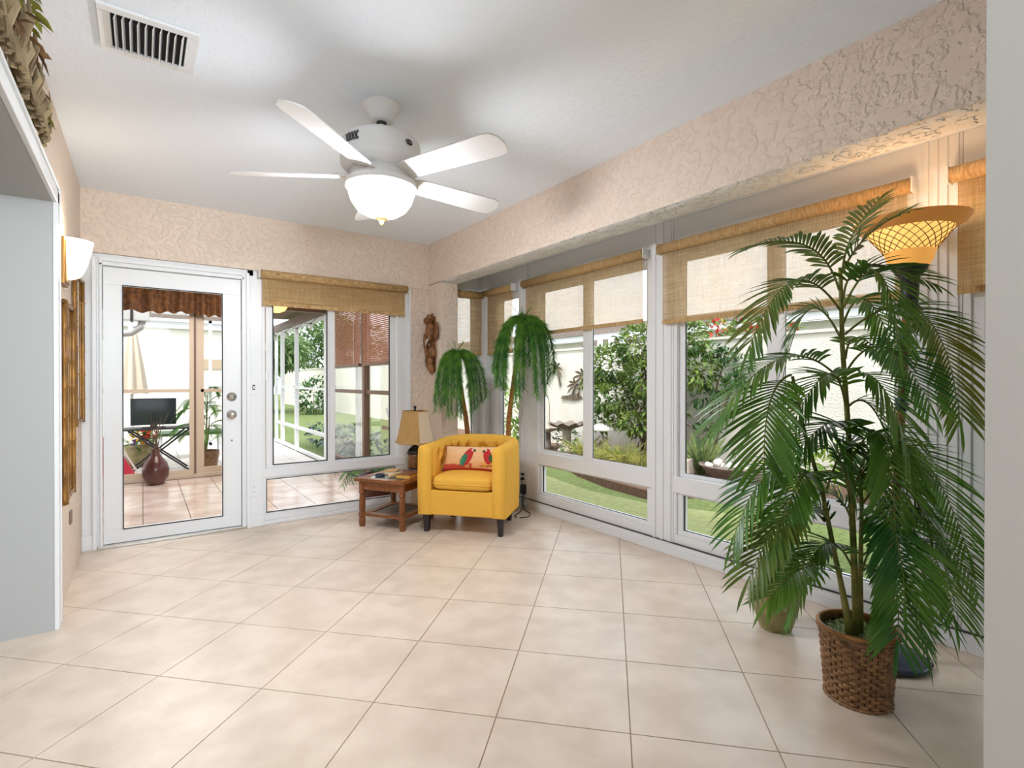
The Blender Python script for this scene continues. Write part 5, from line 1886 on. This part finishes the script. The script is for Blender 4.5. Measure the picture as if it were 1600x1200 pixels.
# ------------------------------------------------------------------ ceiling vent
vent = thing('ceiling_vent', 'square white air vent with deep parallel blades in ceiling', 'vent', (.026, 2.48, CE - .012))
rectframe(B(), 'Y', -.156, .156, -.012, .012, .0, 0, 0)
b = B()
for x0, x1, y0, y1 in ((-.158, .158, -.158, -.120), (-.158, .158, .120, .158), (-.158, -.118, -.120, .120), (.118, .158, -.120, .120)):
    b.box(x0, y0, 0, x1, y1, .012)
b.build('frame', M_WHITE, vent, bevel=.003)
B().box(-.120, -.122, .0085, .120, .122, .0118).build('duct_opening', mat('dark_duct', (26, 27, 30), 0.9), vent)
for k in range(10):
    x = -.104 + .0232 * k
    B().obox((x, 0, -.004), (.004, 0, .012), (0, .121, 0), (.0010, 0, -.0004)).build('blade', M_WHITE, vent)

# ------------------------------------------------------------------ woven roller blinds
def roller(label, plane, u0, u1, zt, zb, d, side, dense=False, chain=None, cat='blind'):
    """plane 'X': blind hangs at x = d; plane 'Y': at y = d"""
    t = thing('roller_blind', label, cat, (d, (u0 + u1) / 2, zb) if plane == 'X' else ((u0 + u1) / 2, d, zb))
    P = (lambda u, q, z: (d + q * side, u, z)) if plane == 'X' else (lambda u, q, z: (u, d + q * side, z))
    R = .032
    B().cyl(P(u0, -R * .3, zt), P(u1, -R * .3, zt), R * 1.08, n=28).build('roll', M_ROLL, t, world=True, smooth=True)
    bb = B()
    n = 26
    bb.grid(lambda u, v: P(u0 + .02 + (u1 - u0 - .04) * u, .004 + .0015 * math.sin(u * 19), zt - v * (zt - zb)), n, 12)
    bb.build('cloth', M_SHADE_D if dense else M_SHADE, t, world=True, smooth=True)
    hb = B()
    hb.obox(P((u0 + u1) / 2, .004, zb + .014), *((Vector((.004, 0, 0)), Vector((0, (u1 - u0) / 2 - .02, 0)), Vector((0, 0, .015))) if plane == 'X' else
                                                    (Vector(((u1 - u0) / 2 - .02, 0, 0)), Vector((0, .004, 0)), Vector((0, 0, .015)))))
    hb.build('hem_bar', M_ROLL, t, world=True)
    for u in (u0, u1):
        q = B()
        s = -1 if u == u0 else 1
        a = P(u + s * .002, -.036, zt + .038)
        c2 = P(u + s * .012, .030, zt - .036)
        q.box(*a, *c2)
        q.build('bracket', M_BRACKET, t, world=True, bevel=.005)
    if chain is not None:
        u, z1 = chain
        c = B()
        for dz in (-.012, .012):
            c.tube([P(u, dz, zt - .01), P(u, dz, z1)], .0018, 5)
        c.build('bead_chain', M_BRACKET, t, world=True)
    return t


roller('long woven tan roller blind over window behind the large palm', 'X', .885, 2.315, 2.075, 1.565, 2.885, 1, chain=(.872, 1.05))
roller('woven tan roller blind over the middle bay window', 'X', 2.445, 3.87, 2.075, 1.590, 2.885, 1, chain=(2.43, 1.55))
roller('short woven tan roller blind behind top of the taller palm', 'X', 4.035, 4.545, 2.075, 1.45, 2.885, 1, chain=(4.022, 1.62))
roller('narrow woven tan roller blind in the end of the bay', 'Y', 2.475, 2.875, 2.060, 1.45, 4.555, 1)
roller('woven tan roller blind cut off by the wall at far right', 'X', -.60, .742, 2.075, 1.555, 2.885, 1, dense=True)
roller('dense tan roller blind above the back window', 'Y', .775, 2.045, 2.045, 1.795, 4.600, 1, dense=True)

# ------------------------------------------------------------------ left wall: bamboo mirrors, thermostat, flowers over the doorway
M_BAMBOO = mat('gilded_bamboo', (112, 78, 34), 0.35, 0.3, col2=(158, 112, 48), nscale=22, stretch=(1, 1, .4))
M_MIRROR = mat('mirror_silver', (236, 238, 240), 0.02, 1.0)


def bamboo_mirror(label, y0, y1, z0, z1):
    t = thing('bamboo_mirror', label, 'mirror', (XL, (y0 + y1) / 2, z0))
    for y in (y0 + .022, y1 - .022):
        for q in (0, .022):
            yy = y + (q if y < (y0 + y1) / 2 else -q)
            pts, rs = [], []
            n = int((z1 - z0) / .14)
            for k in range(n):
                for f, rr in ((0.02, .0125), (.06, .0100), (.94, .0100)):
                    pts.append((XL + .014 + q * .2, yy, z0 + (z1 - z0) * (k + f) / n)); rs.append(rr)
            B().tube(pts, rs, 10).build('bamboo_stile', M_BAMBOO, t, smooth=True, world=True)
    for z in (z0 + .02, z1 - .02):
        pts, rs = [], []
        for k in range(4):
            for f, rr in ((0.02, .0125), (.06, .0100), (.94, .0100)):
                pts.append((XL + .014, y0 + (y1 - y0) * (k + f) / 4, z)); rs.append(rr)
        B().tube(pts, rs, 10).build('bamboo_rail', M_BAMBOO, t, smooth=True, world=True)
    B().box(XL + .002, y0 + .03, z0 + .03, XL + .012, y1 - .03, z1 - .03).build('mirror_glass', M_MIRROR, t, world=True)
    return t


bamboo_mirror('taller gilded bamboo mirror below the wall sconce', 3.52, 3.98, .53, 1.61)
bamboo_mirror('second gilded bamboo mirror on left wall nearer the glass door', 4.03, 4.58, .90, 1.86)
t = thing('wall_register', 'small dark slotted wall plate low under the bamboo mirrors', 'plate', (XL, 3.90, .355))
B().box(0, -.012, 0, .010, .055, .075).build('plate', mat('grey_brown_plate', (126, 108, 94), 0.6), t, bevel=.002)
t = thing('picture_frame', 'thin black framed picture edge on white doorway lining at far left', 'picture', (-.60, 3.244, 1.09))
B().slab([(-.09, .02), (.052, .02), (.037, .40), (-.09, .40)], (0, 0, 0), (1, 0, 0), (0, 0, 1), (0, -.012, 0)).build('frame', M_BLACK, t)
B().box(-.09, -.014, 0, .057, 0, .02).build('white_edge', M_WHITE, t)

M_DRIFT = mat('grey_driftwood_bark', (104, 88, 64), 0.9, col2=(164, 146, 112), nscale=14, stretch=(1, 1, .35))
M_DRYLEAF = mat('dried_brown_leaf', (86, 58, 36), 0.8, col2=(120, 90, 54), nscale=14)
M_OLIVE = mat('olive_green_leaf', (98, 108, 34), 0.6, col2=(146, 140, 56), nscale=12, translucent=.2)
fl = thing('driftwood_swag', 'driftwood and dried leaf swag on top of the white doorway casing', 'wall decor', (XL + .03, 2.3, 2.113))
r = random.Random(33)
for k in range(60):
    y = 1.75 + 1.0 * k / 59 + r.uniform(-.03, .03)
    h = (.26 - .16 * max(0, (y - 1.9) / .85)) * r.uniform(.6, 1.1)
    d = Vector((r.uniform(-.04, .05), r.uniform(-.35, .35), 1)).normalized()
    p = Vector((XL + .028 + r.uniform(0, .03), y, 2.113))
    sx = d.cross(Vector((0.2, 1, 0))).normalized()
    B().tube([p, p + d * h * .35 + sx * .012, p + d * h * .7 - sx * .008, p + d * h], [.009, .014, .011, .003], 6).build('bark_strip', M_DRIFT, fl, world=True)
for k in range(12):
    y = 2.0 + .75 * r.random()
    p = Vector((XL + .035, y, 2.12))
    d = Vector((r.uniform(.0, .12), r.uniform(-.2, .5), 1)).normalized()
    B().tube([p, p + d * .12 + Vector((.01, 0, 0)), p + d * r.uniform(.18, .26)], [.004, .003, .001], 5).build('twig', M_DRYLEAF, fl, world=True)
for (y, z, n, m) in ((2.05, 2.36, 34, M_OLIVE), (2.18, 2.33, 22, M_OLIVE), (2.30, 2.30, 10, M_DRYLEAF), (2.62, 2.22, 12, M_OLIVE), (2.55, 2.24, 8, M_DRYLEAF), (2.12, 2.26, 10, M_DRYLEAF)):
    foliage(B(), [((XL + .045, y, z), (.022, .08, .05), n)], .055, int(y * 100), .5, .4, 3).build('leaf_spray', m, fl, world=True, kind='stuff')

# ------------------------------------------------------------------ carved wooden animals on the wall column
M_CARVE = mat('carved_brown_wood', (96, 62, 34), 0.5, col2=(148, 100, 58), nscale=18, bump=(50, .5, .005))
cv = thing('carved_totem', 'carved brown wooden elephant and animal heads hanging on the wall column', 'carving', (XB, 4.53, 1.27))
b = B()
b.ball((-.035, 4.53, 1.66), (.045, .065, .085), 16, 12)
b.ball((-.05, 4.53, 1.60), (.035, .040, .06), 12, 8)
for s in (-1, 1):
    b.ball((-.020, 4.53 + s * .085, 1.655), (.014, .064, .088), 14, 9)
b.tube([(-.075, 4.53, 1.63), (-.085, 4.53, 1.55), (-.075, 4.53, 1.46), (-.065, 4.535, 1.40), (-.075, 4.55, 1.36)], [.028, .024, .019, .015, .010], 9)
b.move((XB, 0, 0)).build('elephant_head', M_CARVE, cv, smooth=True, world=True)
b = B()
for s in (-1, 1):
    b.tube([(XB - .07, 4.53 + s * .035, 1.585), (XB - .095, 4.53 + s * .043, 1.55), (XB - .105, 4.53 + s * .040, 1.52)], [.008, .006, .002], 7)
b.build('tusks', M_WHITEOBJ, cv, smooth=True, world=True)
b = B()
b.ball((XB - .035, 4.535, 1.775), (.040, .050, .042), 14, 10)
b.ball((XB - .06, 4.50, 1.785), (.030, .028, .030), 12, 8)
b.ball((XB - .05, 4.58, 1.765), (.032, .030, .032), 12, 8)
for y in (4.50, 4.57):
    b.ball((XB - .03, y, 1.815), (.010, .012, .015), 8, 6)
b.build('crouching_animal', M_CARVE, cv, smooth=True, world=True)
b = B()
b.ball((XB - .035, 4.49, 1.45), (.036, .048, .060), 14, 10)
b.ball((XB - .04, 4.57, 1.47), (.034, .040, .055), 14, 10)
b.ball((XB - .04, 4.53, 1.36), (.036, .052, .075), 14, 10)
b.ball((XB - .03, 4.51, 1.29), (.026, .034, .045), 12, 8)
b.build('animal_cluster', M_CARVE, cv, smooth=True, world=True)
B().box(XB - .012, 4.47, 1.27, XB, 4.59, 1.80).build('back_board', M_CARVE, cv, bevel=.01, world=True)

# ------------------------------------------------------------------ power cords behind the armchair
t = thing('power_adapter', 'black power adapter hanging from the bay outlet by its cord', 'adapter', (2.905, 3.90, 0))
B().box(2.878, 3.875, .125, 2.918, 3.925, .215).build('adapter_box', M_BLACK, t, bevel=.006, world=True)
B().box(2.885, 3.903, .252, 2.923, 3.927, .278).build('plug', M_BLACK, t, bevel=.004, world=True)
B().tube([(2.895, 3.915, .265), (2.888, 3.914, .24), (2.898, 3.90, .21)], .004, 6).build('upper_cord', M_BLACK, t, world=True)
B().tube([(2.898, 3.885, .126), (2.89, 3.88, .08), (2.86, 3.86, .03), (2.82, 3.82, .006), (2.74, 3.74, .005), (2.66, 3.70, .005), (2.62, 3.62, .005)], .004, 6).build('lower_cord', M_BLACK, t, world=True)
B().tube([(2.898, 3.912, .126), (2.885, 3.905, .06), (2.84, 3.80, .008), (2.80, 3.66, .005), (2.72, 3.58, .005), (2.64, 3.60, .005)], .004, 6).build('second_cord', M_BLACK, t, world=True)
t = thing('lamp_cord', 'thin black cord looping from the upper outlet socket behind armchair', 'cord', (2.92, 3.93, .3))
B().tube([(2.905, 3.918, .306), (2.88, 3.93, .312), (2.86, 3.96, .28), (2.84, 3.99, .20), (2.80, 4.02, .06), (2.74, 4.04, .006), (2.6, 4.0, .006)], .0035, 6).build('cord', M_BLACK, t, world=True)
B().box(2.892, 3.904, .294, 2.923, 3.930, .318).build('plug', M_BLACK, t, bevel=.004, world=True)

# ------------------------------------------------------------------ groups of repeated things
GROUPS = {'roller_blind': 'woven roller blinds at the windows', 'slatted_blind': 'slatted blinds in the lanai', 'artificial_palm': 'slim artificial palms behind the armchair',
          'bamboo_mirror': 'bamboo mirrors on the left wall', 'metal_palm_art': 'metal palms on the garden wall', 'garden_tree': 'trees beyond the garden wall',
          'power_outlet': 'white wall outlets'}
for o in list(SC.objects):
    if o.parent is None and o.get('category'):
        g = GROUPS.get(o.name.split('.')[0])
        if g:
            o['group'] = g
